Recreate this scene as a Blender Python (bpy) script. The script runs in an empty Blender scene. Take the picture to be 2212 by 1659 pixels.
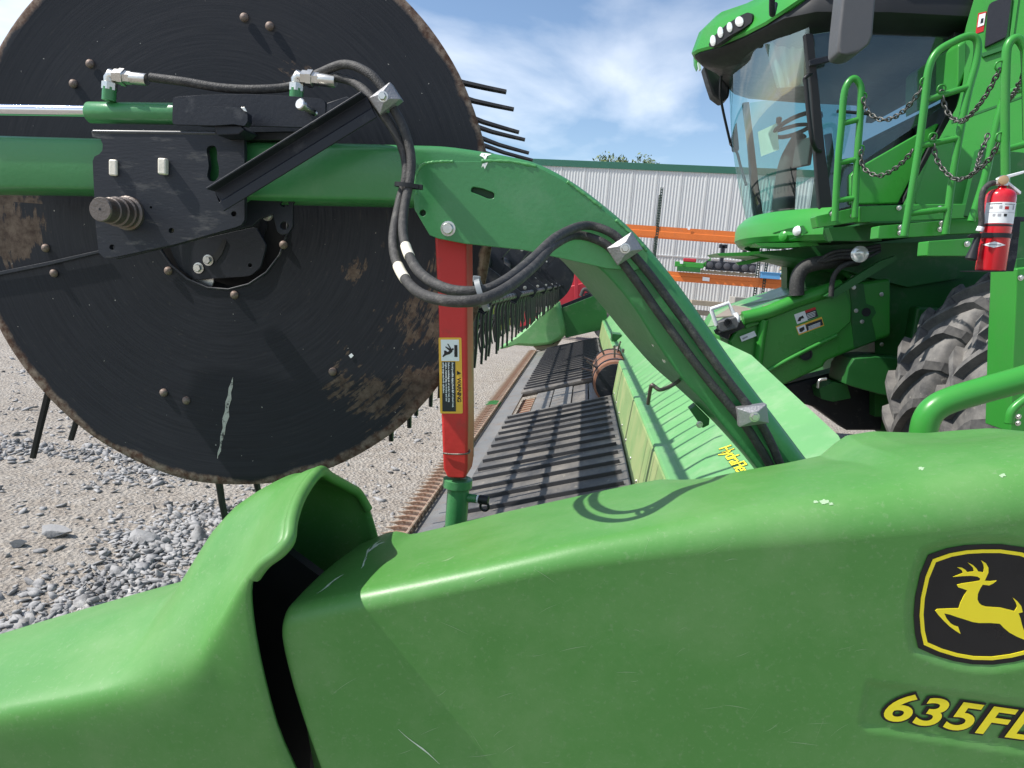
import bpy, bmesh, math, random
from mathutils import Vector, Matrix, noise
from mathutils.bvhtree import BVHTree
import numpy as np
random.seed(7)
R = math.radians
sc = bpy.context.scene
COL = sc.collection

# ------------------------------------------------------------------ camera
H = 1.6                                   # eye height
F = 1534.0                                # focal length in units of a 2212 px wide picture
VPU, VPV, ROLL = 1265.0, 605.0, R(4.5)
_d = Vector((VPU-1106, 829.5-VPV, -F)).normalized()          # header axis (+Y) seen from the camera
_h = Vector((math.cos(ROLL), -math.sin(ROLL), 0))
_U = _h.cross(_d).normalized()
_X = _d.cross(_U)
cam = bpy.data.cameras.new('camera'); camo = bpy.data.objects.new('camera', cam); COL.objects.link(camo)
cam.sensor_width = 36; cam.sensor_fit = 'HORIZONTAL'; cam.lens = 36*F/2212
cam.clip_start = .02; cam.clip_end = 3000
camo.matrix_world = Matrix(((_X[0], _X[1], _X[2], 0), (_d[0], _d[1], _d[2], 0), (_U[0], _U[1], _U[2], H), (0, 0, 0, 1)))
sc.camera = camo

# ------------------------------------------------------------------ light
SUN_FROM = Vector((-.85, -.17, 1.0)).normalized()
EL = math.asin(SUN_FROM.z); AZ = math.atan2(SUN_FROM.x, SUN_FROM.y)
w = bpy.data.worlds.new('World'); sc.world = w; w.use_nodes = True
nt = w.node_tree; nt.nodes.clear()
def N(t, nt_, **kw):
    n = nt_.nodes.new(t)
    for k, v in kw.items(): setattr(n, k, v)
    return n
out = N('ShaderNodeOutputWorld', nt); bg = N('ShaderNodeBackground', nt)
sky = N('ShaderNodeTexSky', nt, sky_type='NISHITA', sun_disc=False, sun_elevation=EL, sun_rotation=AZ, altitude=100, air_density=1.0, dust_density=.3, ozone_density=2.0)
tc = N('ShaderNodeTexCoord', nt); sx = N('ShaderNodeSeparateXYZ', nt); nt.links.new(tc.outputs['Generated'], sx.inputs[0])
zz = N('ShaderNodeMath', nt, operation='ADD'); nt.links.new(sx.outputs[2], zz.inputs[0]); zz.inputs[1].default_value = .10
zm = N('ShaderNodeMath', nt, operation='MAXIMUM'); nt.links.new(zz.outputs[0], zm.inputs[0]); zm.inputs[1].default_value = .04
dx = N('ShaderNodeMath', nt, operation='DIVIDE'); nt.links.new(sx.outputs[0], dx.inputs[0]); nt.links.new(zm.outputs[0], dx.inputs[1])
dy = N('ShaderNodeMath', nt, operation='DIVIDE'); nt.links.new(sx.outputs[1], dy.inputs[0]); nt.links.new(zm.outputs[0], dy.inputs[1])
cb = N('ShaderNodeCombineXYZ', nt); nt.links.new(dx.outputs[0], cb.inputs[0]); nt.links.new(dy.outputs[0], cb.inputs[1])
mp = N('ShaderNodeMapping', nt); nt.links.new(cb.outputs[0], mp.inputs[0]); mp.inputs['Scale'].default_value = (.9, .8, 1); mp.inputs['Location'].default_value = (3.3, 1.15, .4)
cn = N('ShaderNodeTexNoise', nt); nt.links.new(mp.outputs[0], cn.inputs['Vector'])
cn.inputs['Scale'].default_value = 1.0; cn.inputs['Detail'].default_value = 8; cn.inputs['Roughness'].default_value = .50; cn.inputs['Distortion'].default_value = .35
cr = N('ShaderNodeValToRGB', nt); nt.links.new(cn.outputs[0], cr.inputs[0])
cr.color_ramp.elements[0].position = .475; cr.color_ramp.elements[1].position = .82
mixc = N('ShaderNodeMix', nt, data_type='RGBA')
nt.links.new(cr.outputs[0], mixc.inputs[0]); nt.links.new(sky.outputs[0], mixc.inputs[6]); mixc.inputs[7].default_value = (8.6, 8.9, 9.3, 1)
nt.links.new(mixc.outputs[2], bg.inputs[0]); bg.inputs[1].default_value = .135
nt.links.new(bg.outputs[0], out.inputs[0])
sl = bpy.data.lights.new('sun', 'SUN'); sl.energy = 5.0; sl.angle = R(.55); sl.color = (1, .955, .89)
so = bpy.data.objects.new('sun', sl); COL.objects.link(so); so.rotation_euler = SUN_FROM.to_track_quat('Z', 'Y').to_euler(); so.location = SUN_FROM*40
vs = sc.view_settings; vs.view_transform = 'Standard'; vs.look = 'None'; vs.exposure = .28; vs.gamma = 1; vs.use_curve_mapping = False
sc.render.engine = 'CYCLES'
sc.cycles.transparent_max_bounces = 16; sc.cycles.max_bounces = 8

# ------------------------------------------------------------------ pixel -> place helpers (surveying the photograph)
CAM = Vector((0, 0, H))
def ray(u, v):
    c = Vector((u-1106, 829.5-v, -F))
    return Vector((c.dot(_X), c.dot(_d), c.dot(_U)))
def P(u, v, Y): r = ray(u, v); return CAM + r*(Y/r.y)
def PX(u, v, x): r = ray(u, v); return CAM + r*(x/r.x)
def PZ(u, v, z): r = ray(u, v); return CAM + r*((z-H)/r.z)
def PN(u, v, p, n): r = ray(u, v); n = Vector(n); return CAM + r*((Vector(p)-CAM).dot(n)/r.dot(n))
def px(n, Y): return n*Y/F                # a length of n pixels at distance Y
def lerp(a, b, t): return a+(b-a)*t
def interp(x, pts):
    if x <= pts[0][0]:
        (a, b), (c, d) = pts[0], pts[1]; return b+(d-b)*(x-a)/(c-a)
    for (a, b), (c, d) in zip(pts, pts[1:]):
        if x <= c: return b+(d-b)*(x-a)/(c-a)
    (a, b), (c, d) = pts[-2], pts[-1]; return b+(d-b)*(x-a)/(c-a)
def sstep(a, b, x):
    t = max(0, min(1, (x-a)/(b-a))); return t*t*(3-2*t)
def catmull(pts, k=8, closed=False):
    pts = [Vector(p) for p in pts]; n = len(pts); o = []
    rng = range(n if closed else n-1)
    for i in rng:
        if closed: a, b, c, d = pts[i-1], pts[i], pts[(i+1) % n], pts[(i+2) % n]
        else: a, b, c, d = pts[max(i-1, 0)], pts[i], pts[i+1], pts[min(i+2, n-1)]
        for j in range(k):
            t = j/k; o.append(.5*((2*b)+(c-a)*t+(2*a-5*b+4*c-d)*t*t+(3*b-a-3*c+d)*t**3))
    if not closed: o.append(pts[-1].copy())
    return o
def rnd(pts, r, n=4):                     # round the corners of a 2-D polygon
    pts = [Vector(p[:2]) for p in pts]; o = []; m = len(pts)
    for i in range(m):
        a, b, c = pts[i-1], pts[i], pts[(i+1) % m]
        d1, d2 = a-b, c-b; q = min(r, d1.length*.45, d2.length*.45)
        p1, p2 = b+d1.normalized()*q, b+d2.normalized()*q
        for j in range(n+1):
            t = j/n; o.append((1-t)**2*p1+2*t*(1-t)*b+t*t*p2)
    return [(p.x, p.y) for p in o]
def circ(u, v, r, n=14, ry=None): return [(u+r*math.cos(2*math.pi*i/n), v+(ry or r)*math.sin(2*math.pi*i/n)) for i in range(n)]

# ------------------------------------------------------------------ object helpers
WM = {}
I4 = Matrix.Identity(4)
def link(o, parent=None, M=None, kind=None, label=None, cat=None, group=None):
    COL.objects.link(o); M = M or I4
    if parent is not None:
        o.parent = parent; o.matrix_parent_inverse = WM[parent.name].inverted()
    o.matrix_basis = M; WM[o.name] = M.copy()
    if kind: o['kind'] = kind
    if label: o['label'] = label
    if cat: o['category'] = cat
    if group: o['group'] = group
    return o
def thing(name, loc, label, cat, group=None):
    o = bpy.data.objects.new(name, None); o.empty_display_size = .1
    return link(o, None, Matrix.Translation(loc), None, label, cat, group)
def mesh(name, V, Fc, mat, ang=35):
    m = bpy.data.meshes.new(name); m.from_pydata([tuple(v) for v in V], [], [tuple(f) for f in Fc])
    if mat: m.materials.append(mat)
    if ang:
        m.polygons.foreach_set('use_smooth', [True]*len(m.polygons))
        if ang < 180: m.set_sharp_from_angle(angle=R(ang))
    m.update(); return m
def bevel(o, wd, seg=2, ang=35):
    b = o.modifiers.new('bevel', 'BEVEL'); b.width = wd; b.segments = seg; b.limit_method = 'ANGLE'; b.angle_limit = R(ang); b.harden_normals = True
    return o
def part(name, V, Fc, mat, parent=None, ang=35, bev=0, seg=2, M=None, **kw):
    o = bpy.data.objects.new(name, mesh(name, V, Fc, mat, 180 if bev else ang)); link(o, parent, M, **kw)
    if bev: bevel(o, bev, seg)
    return o
def inst(name, me_, parent, M, **kw): return link(bpy.data.objects.new(name, me_), parent, M, **kw)
def poly_mesh(name, outline, holes, f, vec, mat, ang=35):
    """flat polygon with holes; f maps 2-D -> world, vec = thickness vector"""
    bm = bmesh.new(); edges = []
    for loop in [outline]+list(holes):
        vs_ = [bm.verts.new(f(*p)) for p in loop]
        for i in range(len(vs_)): edges.append(bm.edges.new((vs_[i-1], vs_[i])))
    bmesh.ops.triangle_fill(bm, use_beauty=True, use_dissolve=False, edges=edges)
    if vec is not None and Vector(vec).length > 0:
        r = bmesh.ops.extrude_face_region(bm, geom=bm.faces[:])
        bmesh.ops.translate(bm, vec=vec, verts=[g for g in r['geom'] if isinstance(g, bmesh.types.BMVert)])
    bmesh.ops.recalc_face_normals(bm, faces=bm.faces[:])
    m = bpy.data.meshes.new(name); bm.to_mesh(m); bm.free()
    if mat: m.materials.append(mat)
    m.polygons.foreach_set('use_smooth', [True]*len(m.polygons))
    if ang < 180: m.set_sharp_from_angle(angle=R(ang))
    return m
def plate(name, outline, Y, th, mat, parent, holes=(), bev=.0015, seg=2, r=0, M=None, **kw):
    """plate in the plane Y, outline in picture units; thickness runs away from the viewer"""
    if r: outline = rnd(outline, r)
    m = poly_mesh(name, outline, holes, lambda u, v: P(u, v, Y), (0, th, 0), mat, 180 if bev else 35)
    o = bpy.data.objects.new(name, m); link(o, parent, M, **kw)
    if bev: bevel(o, bev, seg, 50)
    return o
def sweep(pts, rad, n=10, cap=True):
    pts = [Vector(p) for p in pts]; V = []; Fc = []
    t0 = (pts[1]-pts[0]).normalized(); a = t0.orthogonal().normalized()
    for i, p in enumerate(pts):
        t = (pts[min(i+1, len(pts)-1)]-pts[max(i-1, 0)]).normalized()
        a = (a-t*a.dot(t)).normalized(); b = t.cross(a); r = rad[i] if isinstance(rad, (list, tuple)) else rad
        for j in range(n):
            q = 2*math.pi*j/n; V.append(p+a*(r*math.cos(q))+b*(r*math.sin(q)))
    for i in range(len(pts)-1):
        for j in range(n):
            k = (j+1) % n; Fc.append((i*n+j, i*n+k, (i+1)*n+k, (i+1)*n+j))
    if cap: Fc.append(tuple(reversed(range(n)))); Fc.append(tuple(range((len(pts)-1)*n, len(pts)*n)))
    return V, Fc
def tube(name, pts, rad, mat, parent, n=10, k=6, ang=50, **kw):
    if k > 1: pts = catmull(pts, k)
    V, Fc = sweep(pts, rad, n); return part(name, V, Fc, mat, parent, ang, **kw)
def lathe_data(p0, ax, prof, n=20, twist=0):
    p0 = Vector(p0); ax = Vector(ax).normalized(); a = ax.orthogonal().normalized(); b = ax.cross(a); V = []; Fc = []
    for t, r in prof:
        for j in range(n):
            q = 2*math.pi*j/n+twist; V.append(p0+ax*t+a*(r*math.cos(q))+b*(r*math.sin(q)))
    for i in range(len(prof)-1):
        for j in range(n):
            k = (j+1) % n; Fc.append((i*n+j, i*n+k, (i+1)*n+k, (i+1)*n+j))
    Fc.append(tuple(reversed(range(n)))); Fc.append(tuple(range((len(prof)-1)*n, len(prof)*n)))
    return V, Fc
def lathe(name, p0, ax, prof, mat, parent, n=20, ang=35, **kw):
    V, Fc = lathe_data(p0, ax, prof, n); return part(name, V, Fc, mat, parent, ang, **kw)
def join(*ds):
    V = []; Fc = []
    for v, f in ds:
        o = len(V); V += list(v); Fc += [tuple(i+o for i in q) for q in f]
    return V, Fc
BOXF = [(0, 2, 3, 1), (4, 5, 7, 6), (0, 1, 5, 4), (2, 6, 7, 3), (0, 4, 6, 2), (1, 3, 7, 5)]
def boxd(c, s, M=None):
    c = Vector(c); V = [Vector(((i & 1)-.5, ((i >> 1) & 1)-.5, ((i >> 2) & 1)-.5)) for i in range(8)]
    V = [Vector((v.x*s[0], v.y*s[1], v.z*s[2])) for v in V]
    if M: V = [M @ v for v in V]
    return [v+c for v in V], BOXF
def box(name, c, s, mat, parent, bev=.003, M=None, **kw):
    V, Fc = boxd(c, s, M); return part(name, V, Fc, mat, parent, 35, bev, **kw)
def prism(pts, vec):
    n = len(pts); pts = [Vector(p) for p in pts]; vec = Vector(vec)
    V = pts+[p+vec for p in pts]
    Fc = [tuple(reversed(range(n))), tuple(range(n, 2*n))]+[(i, (i+1) % n, n+(i+1) % n, n+i) for i in range(n)]
    return V, Fc
def fixn(o):
    bm = bmesh.new(); bm.from_mesh(o.data); bmesh.ops.recalc_face_normals(bm, faces=bm.faces[:]); bm.to_mesh(o.data); bm.free(); return o
def text_mesh(body, size, off=0, ext=0, shear=0, space=1, res=4):
    cu = bpy.data.curves.new('lettering', 'FONT'); cu.body = body; cu.size = size; cu.offset = off; cu.extrude = ext; cu.shear = shear; cu.space_character = space; cu.resolution_u = res
    o = bpy.data.objects.new('lettering', cu); COL.objects.link(o)
    dg = bpy.context.evaluated_depsgraph_get(); m = bpy.data.meshes.new_from_object(o.evaluated_get(dg))
    COL.objects.unlink(o); bpy.data.objects.remove(o); return m
def text(name, body, origin, xdir, ydir, mat, parent, size=1, **kw):
    """lettering laid on a plane: origin, reading direction and up direction in the world"""
    m = text_mesh(body, size, **kw); m.materials.clear(); m.materials.append(mat)
    xd, yd = Vector(xdir), Vector(ydir); zd = xd.cross(yd).normalized()
    M = Matrix(((xd.x, yd.x, zd.x, origin[0]), (xd.y, yd.y, zd.y, origin[1]), (xd.z, yd.z, zd.z, origin[2]), (0, 0, 0, 1)))
    m.transform(M)
    return link(bpy.data.objects.new(name, m), parent)
def quad(name, pts, mat, parent, th=0, **kw):
    pts = [Vector(p) for p in pts]; n = (pts[1]-pts[0]).cross(pts[2]-pts[1]).normalized()
    if n.dot(pts[0]-CAM) > 0: n = -n
    V, Fc = prism([p+n*th for p in pts], -n*(th+.0004)); o = part(name, V, Fc, mat, parent, 35, **kw); return fixn(o)

# ------------------------------------------------------------------ materials
MATS = {}
def mk(name, col, rough=.5, metal=0, var=.12, scale=6, dirt=None, bump=0, bscale=80, spec=.4, coat=0, stretch=None, speck=None):
    m = bpy.data.materials.new(name); m.use_nodes = True; t = m.node_tree; b = t.nodes['Principled BSDF']; L = t.links.new
    tc = N('ShaderNodeTexCoord', t); vec = tc.outputs['Object']
    if stretch:
        mp = N('ShaderNodeMapping', t); L(vec, mp.inputs[0]); mp.inputs['Scale'].default_value = stretch; vec = mp.outputs[0]
    n1 = N('ShaderNodeTexNoise', t); L(vec, n1.inputs['Vector']); n1.inputs['Scale'].default_value = scale; n1.inputs['Detail'].default_value = 6; n1.inputs['Roughness'].default_value = .6
    mx = N('ShaderNodeMix', t, data_type='RGBA'); L(n1.outputs[0], mx.inputs[0])
    mx.inputs[6].default_value = (*[c*(1-var) for c in col], 1); mx.inputs[7].default_value = (*[min(1, c*(1+var)) for c in col], 1)
    cur = mx.outputs[2]; rsock = None
    for dd in ([dirt] if dirt and not isinstance(dirt, list) else (dirt or [])):
        dc, lo, hi, ds = dd[:4]
        n2 = N('ShaderNodeTexNoise', t); L(vec if len(dd) < 5 else tc.outputs['Object'], n2.inputs['Vector']); n2.inputs['Scale'].default_value = ds; n2.inputs['Detail'].default_value = 8; n2.inputs['Roughness'].default_value = .68
        rp = N('ShaderNodeMapRange', t); L(n2.outputs[0], rp.inputs[0]); rp.inputs[1].default_value = lo; rp.inputs[2].default_value = hi
        m2 = N('ShaderNodeMix', t, data_type='RGBA'); L(rp.outputs[0], m2.inputs[0]); L(cur, m2.inputs[6]); m2.inputs[7].default_value = (*dc, 1); cur = m2.outputs[2]
    L(cur, b.inputs['Base Color'])
    rr = N('ShaderNodeMapRange', t); L(n1.outputs[0], rr.inputs[0]); rr.inputs[1].default_value = .3; rr.inputs[2].default_value = .7; rr.inputs[3].default_value = max(.02, rough*.85); rr.inputs[4].default_value = min(1, rough*1.2)
    L(rr.outputs[0], b.inputs['Roughness'])
    b.inputs['Metallic'].default_value = metal; b.inputs['Specular IOR Level'].default_value = spec; b.inputs['Coat Weight'].default_value = coat
    if bump:
        n3 = N('ShaderNodeTexNoise', t); L(vec, n3.inputs['Vector']); n3.inputs['Scale'].default_value = bscale; n3.inputs['Detail'].default_value = 5
        bp = N('ShaderNodeBump', t); L(n3.outputs[0], bp.inputs['Height']); bp.inputs['Strength'].default_value = bump; bp.inputs['Distance'].default_value = .01; L(bp.outputs[0], b.inputs['Normal'])
    MATS[name] = m; return m
DUST = (.42, .38, .30)
shield_g = mk('moulded_green_plastic', (.080, .252, .053), .45, var=.10, scale=3.5, dirt=[((.145, .30, .10), .46, .80, 5), ((.15, .29, .11), .56, .72, 140), ((.32, .42, .25), .715, .76, 50)], bump=.03, bscale=320, spec=.45)
arm_g = mk('green_enamel_arm', (.050, .225, .075), .30, var=.14, scale=5, dirt=[((.10, .26, .12), .52, .8, 9), ((.45, .5, .42), .735, .76, 38)], bump=.05, bscale=120, spec=.5)
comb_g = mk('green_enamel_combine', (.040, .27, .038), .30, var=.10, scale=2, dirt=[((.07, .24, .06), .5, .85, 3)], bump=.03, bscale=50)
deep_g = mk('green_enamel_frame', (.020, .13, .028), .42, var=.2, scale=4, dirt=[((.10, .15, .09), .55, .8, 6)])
sheet_g = mk('dusty_green_sheet', (.145, .37, .135), .5, var=.12, scale=4, dirt=[((.26, .42, .22), .48, .8, 7)], bump=.04)
back_g = mk('straw_stained_green_sheet', (.22, .34, .13), .6, var=.18, scale=3, stretch=(6, 1.5, 1), dirt=[((.34, .37, .17), .45, .7, 3)])
black_p = mk('black_powder_coat', (.018, .021, .029), .45, spec=.3, var=.25, scale=9, dirt=[((.10, .10, .105), .58, .80, 16)], bump=.05, bscale=140)
black_s = mk('scuffed_black_steel', (.021, .024, .032), .5, spec=.3, var=.25, scale=8, dirt=[((.13, .125, .12), .56, .78, 14), ((.35, .33, .3), .70, .75, 60)], stretch=(1, 1, 3.5), bump=.06)
black_r = mk('black_plastic', (.013, .014, .016), .5, var=.2, scale=20)
rubber = mk('hose_rubber', (.042, .041, .040), .62, var=.25, scale=60, dirt=[((.12, .115, .105), .5, .8, 70)], bump=.25, bscale=420)
tyre_m = mk('tyre_rubber', (.085, .083, .083), .8, var=.25, scale=5, dirt=[((.27, .255, .235), .40, .70, 4), ((.40, .37, .32), .62, .72, 18)], bump=.08, bscale=60)
red_m = mk('red_enamel', (.56, .030, .028), .42, var=.12, scale=7, dirt=[((.30, .05, .04), .55, .75, 12), ((.16, .10, .08), .70, .74, 22)], bump=.06)
red_side = mk('rust_stained_red', (.26, .10, .075), .75, var=.3, scale=14, dirt=[((.30, .24, .19), .45, .65, 12)], stretch=(1, 1, .3), bump=.1)
ext_red = mk('extinguisher_red', (.56, .012, .022), .25, var=.06, scale=10, coat=.4)
steel = mk('zinc_plated_steel', (.62, .61, .57), .34, 1, var=.12, scale=40, dirt=[((.35, .3, .24), .62, .75, 60)], bump=.05)
cast = mk('cast_aluminium', (.30, .30, .31), .5, .7, var=.15, scale=60, bump=.15, bscale=300)
chrome = mk('chromed_rod', (.75, .76, .78), .08, 1, var=.03)
worn = mk('worn_shaft_steel', (.17, .145, .13), .48, .7, var=.25, scale=40, dirt=[((.14, .08, .05), .5, .72, 30)], bump=.15, bscale=200)
rivet_m = mk('rusty_rivet', (.22, .17, .145), .6, .35, var=.3, scale=120, dirt=[((.13, .07, .05), .5, .7, 160)], bump=.15, bscale=300)
rust = mk('rusty_steel', (.27, .150, .095), .8, .15, var=.4, scale=30, dirt=[((.46, .38, .30), .42, .62, 30), ((.10, .06, .045), .58, .68, 18)], bump=.3, bscale=150)
belt_m = mk('draper_belt_rubber', (.075, .074, .074), .5, var=.2, scale=3, stretch=(1, .5, 1), dirt=[((.22, .20, .175), .38, .70, 4), ((.32, .29, .24), .60, .75, 26)], bump=.05)
cleat_m = mk('belt_slat_rubber', (.022, .022, .025), .5, var=.2, scale=6, dirt=[((.08, .075, .065), .58, .8, 8)])
strip_m = mk('bare_deck_steel', (.30, .29, .27), .5, .6, var=.2, scale=4, dirt=[((.30, .22, .16), .5, .8, 9)], bump=.04)
tan_m = mk('straw_polished_steel', (.36, .27, .19), .5, .35, var=.25, scale=7, stretch=(1, 3, 1), dirt=[((.40, .16, .09), .55, .75, 5)])
drum_m = mk('rust_polished_drum', (.32, .15, .09), .55, .3, var=.3, scale=6, dirt=[((.5, .42, .34), .55, .75, 14)])
white_m = mk('white_vinyl', (.80, .81, .82), .4, var=.03)
tape_m = mk('hose_tag_white', (.78, .73, .60), .5, var=.08, scale=60)
yellow_l = mk('decal_yellow', (1.0, .82, .030), .35, var=.04, scale=30)
logo_k = mk('decal_black', (.009, .010, .012), .3, var=.2, scale=30)
amber = mk('decal_amber', (.80, .45, .05), .45, var=.06, scale=40)
safety_red = mk('decal_red', (.50, .02, .02), .4)
navy = mk('decal_navy', (.02, .024, .03), .4)
orange = mk('rack_orange', (.66, .165, .030), .5, var=.15, scale=3, dirt=[((.45, .14, .06), .55, .8, 4)])
rack_g = mk('rack_dark_green', (.018, .040, .030), .55, var=.2)
wall_m = mk('pale_ribbed_steel', (.58, .60, .60), .5, var=.05, scale=.6, dirt=[((.58, .59, .58), .5, .8, .5)])
trim_m = mk('eave_green_trim', (.045, .175, .125), .45, var=.1, scale=1)
timber = mk('weathered_timber', (.36, .30, .22), .85, var=.3, scale=6, stretch=(1, 1, 6), bump=.2)
concrete = mk('grey_concrete', (.30, .28, .25), .9, var=.2, scale=5)
blue_m = mk('blue_plastic', (.10, .30, .55), .5)
far_red = mk('distant_red_paint', (.46, .030, .045), .45, var=.2, scale=2)
interior = mk('cab_interior_grey', (.045, .05, .048), .7, var=.2, scale=6)
seat_m = mk('seat_fabric', (.10, .105, .095), .9, var=.2, scale=8)
glow_l = mk('lamp_lens', (.78, .80, .80), .12, .3, var=.1, scale=80)
mirror_m = mk('grey_mirror_housing', (.095, .095, .10), .42, var=.08, scale=20, bump=.12, bscale=500)
chain_m = mk('galvanised_chain', (.14, .14, .13), .5, .8, var=.3, scale=60)
vent_m = mk('dark_vent_screen', (.018, .019, .024), .35, var=.3, scale=90)
def glass(name, tint, refl=.55, haze=.04):
    m = bpy.data.materials.new(name); m.use_nodes = True; t = m.node_tree; t.nodes.clear(); L = t.links.new
    o = N('ShaderNodeOutputMaterial', t); tr = N('ShaderNodeBsdfTransparent', t); tr.inputs[0].default_value = (*tint, 1)
    gl = N('ShaderNodeBsdfGlossy', t); gl.inputs['Roughness'].default_value = .03; gl.inputs[0].default_value = (.9, .95, .95, 1)
    fr = N('ShaderNodeFresnel', t); fr.inputs[0].default_value = 1.5; mu = N('ShaderNodeMath', t, operation='MULTIPLY'); L(fr.outputs[0], mu.inputs[0]); mu.inputs[1].default_value = refl*2
    df = N('ShaderNodeBsdfDiffuse', t); df.inputs[0].default_value = (.35, .40, .38, 1)
    nz = N('ShaderNodeTexNoise', t); nz.inputs['Scale'].default_value = 3; tcn = N('ShaderNodeTexCoord', t); L(tcn.outputs['Object'], nz.inputs['Vector'])
    hz = N('ShaderNodeMath', t, operation='MULTIPLY'); L(nz.outputs[0], hz.inputs[0]); hz.inputs[1].default_value = haze*2
    m0 = N('ShaderNodeMixShader', t); L(hz.outputs[0], m0.inputs[0]); L(tr.outputs[0], m0.inputs[1]); L(df.outputs[0], m0.inputs[2])
    m1 = N('ShaderNodeMixShader', t); L(mu.outputs[0], m1.inputs[0]); L(m0.outputs[0], m1.inputs[1]); L(gl.outputs[0], m1.inputs[2]); L(m1.outputs[0], o.inputs[0])
    return m
glass_f = glass('windscreen_glass', (.68, .87, .84), .12, .012)
glass_s = glass('tinted_side_glass', (.58, .68, .69), .75, .05)

# =================================================================== GROUND
def ground_mat():
    m = bpy.data.materials.new('gravel_ground'); m.use_nodes = True; t = m.node_tree; b = t.nodes['Principled BSDF']; L = t.links.new
    tc = N('ShaderNodeTexCoord', t); v = tc.outputs['Object']
    def nz(s, d=8, r=.6):
        n = N('ShaderNodeTexNoise', t); L(v, n.inputs['Vector']); n.inputs['Scale'].default_value = s; n.inputs['Detail'].default_value = d; n.inputs['Roughness'].default_value = r; return n.outputs[0]
    def mapr(s, a, bb):
        r = N('ShaderNodeMapRange', t); L(s, r.inputs[0]); r.inputs[1].default_value = a; r.inputs[2].default_value = bb; return r.outputs[0]
    def mix(f, a, bb):
        x = N('ShaderNodeMix', t, data_type='RGBA'); L(f, x.inputs[0])
        for i, q in ((6, a), (7, bb)):
            if isinstance(q, tuple): x.inputs[i].default_value = (*q, 1)
            else: L(q, x.inputs[i])
        return x.outputs[2]
    c = mix(mapr(nz(.7), .35, .65), (.28, .240, .20), (.38, .34, .295))
    c = mix(mapr(nz(9), .42, .66), c, (.43, .395, .35))
    vo = N('ShaderNodeTexVoronoi', t); L(v, vo.inputs['Vector']); vo.inputs['Scale'].default_value = 38
    vo2 = N('ShaderNodeTexVoronoi', t); L(v, vo2.inputs['Vector']); vo2.inputs['Scale'].default_value = 95
    peb = mix(mapr(vo.outputs['Color'], .1, .9), (.20, .18, .16), (.50, .47, .43))
    sel = N('ShaderNodeMath', t, operation='MULTIPLY'); L(mapr(vo.outputs['Distance'], .42, .25), sel.inputs[0]); L(mapr(nz(1.6, 4), .42, .6), sel.inputs[1])
    c = mix(sel.outputs[0], c, peb)
    c = mix(mapr(vo2.outputs['Color'], .55, 1.0), c, (.52, .46, .38))
    L(c, b.inputs['Base Color']); b.inputs['Roughness'].default_value = .95; b.inputs['Specular IOR Level'].default_value = .2
    ad = N('ShaderNodeMath', t, operation='ADD'); L(nz(60, 6, .7), ad.inputs[0]); L(vo.outputs['Distance'], ad.inputs[1])
    bp = N('ShaderNodeBump', t); L(ad.outputs[0], bp.inputs['Height']); bp.inputs['Strength'].default_value = .8; bp.inputs['Distance'].default_value = .03; L(bp.outputs[0], b.inputs['Normal'])
    return m
gm = ground_mat()
def gz(x, y):
    return .035*noise.noise((x*.5, y*.5, 1.7))+.02*noise.noise((x*1.7, y*1.7, 9))
def grid_ground():
    xs = sorted(set([-900, -300, -100, -50, -30, -20]+[round(-14+.25*i, 3) for i in range(85)]+[10, 20, 40, 80, 300, 900]))
    ys = sorted(set([-900, -300, -60, -20, -8]+[round(-4+.25*i, 3) for i in range(110)]+[26, 32, 40, 60, 120, 300, 900]))
    V = [(x, y, gz(x, y)*(1 if abs(x) < 14 and y < 24 else .3)) for y in ys for x in xs]; n = len(xs)
    Fc = [(j*n+i, j*n+i+1, (j+1)*n+i+1, (j+1)*n+i) for j in range(len(ys)-1) for i in range(n-1)]
    return part('ground', V, Fc, gm, None, 180, kind='structure')
grid_ground()
stone_m = mk('crushed_limestone', (.335, .330, .325), .9, var=.3, scale=11, dirt=[((.14, .138, .140), .5, .66, 8), ((.55, .53, .50), .57, .70, 13)], bump=.35, bscale=60, spec=.2)
ICO = bmesh.new(); bmesh.ops.create_icosphere(ICO, subdivisions=1, radius=1); ICO.verts.ensure_lookup_table()
ICV = np.array([v.co[:] for v in ICO.verts]); ICF = np.array([[v.index for v in f.verts] for f in ICO.faces])
ICO2 = bmesh.new(); bmesh.ops.create_icosphere(ICO2, subdivisions=2, radius=1)
ICV2 = np.array([v.co[:] for v in ICO2.verts]); ICF2 = np.array([[v.index for v in f.verts] for f in ICO2.faces])
def rock_verts(base, seed, flat=.45):
    rs = np.random.RandomState(seed); V = base.copy()
    for k in range(9):                         # cut facets off a ball
        n = rs.normal(size=3); n /= np.linalg.norm(n); d = rs.uniform(.32, .75); dd = V @ n-d
        V -= np.outer(np.maximum(dd, 0), n)
    V *= 1+rs.normal(size=(len(V), 1))*.07
    V[:, 2] *= flat; V[:, 0] *= rs.uniform(1, 1.8)
    return V
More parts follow.
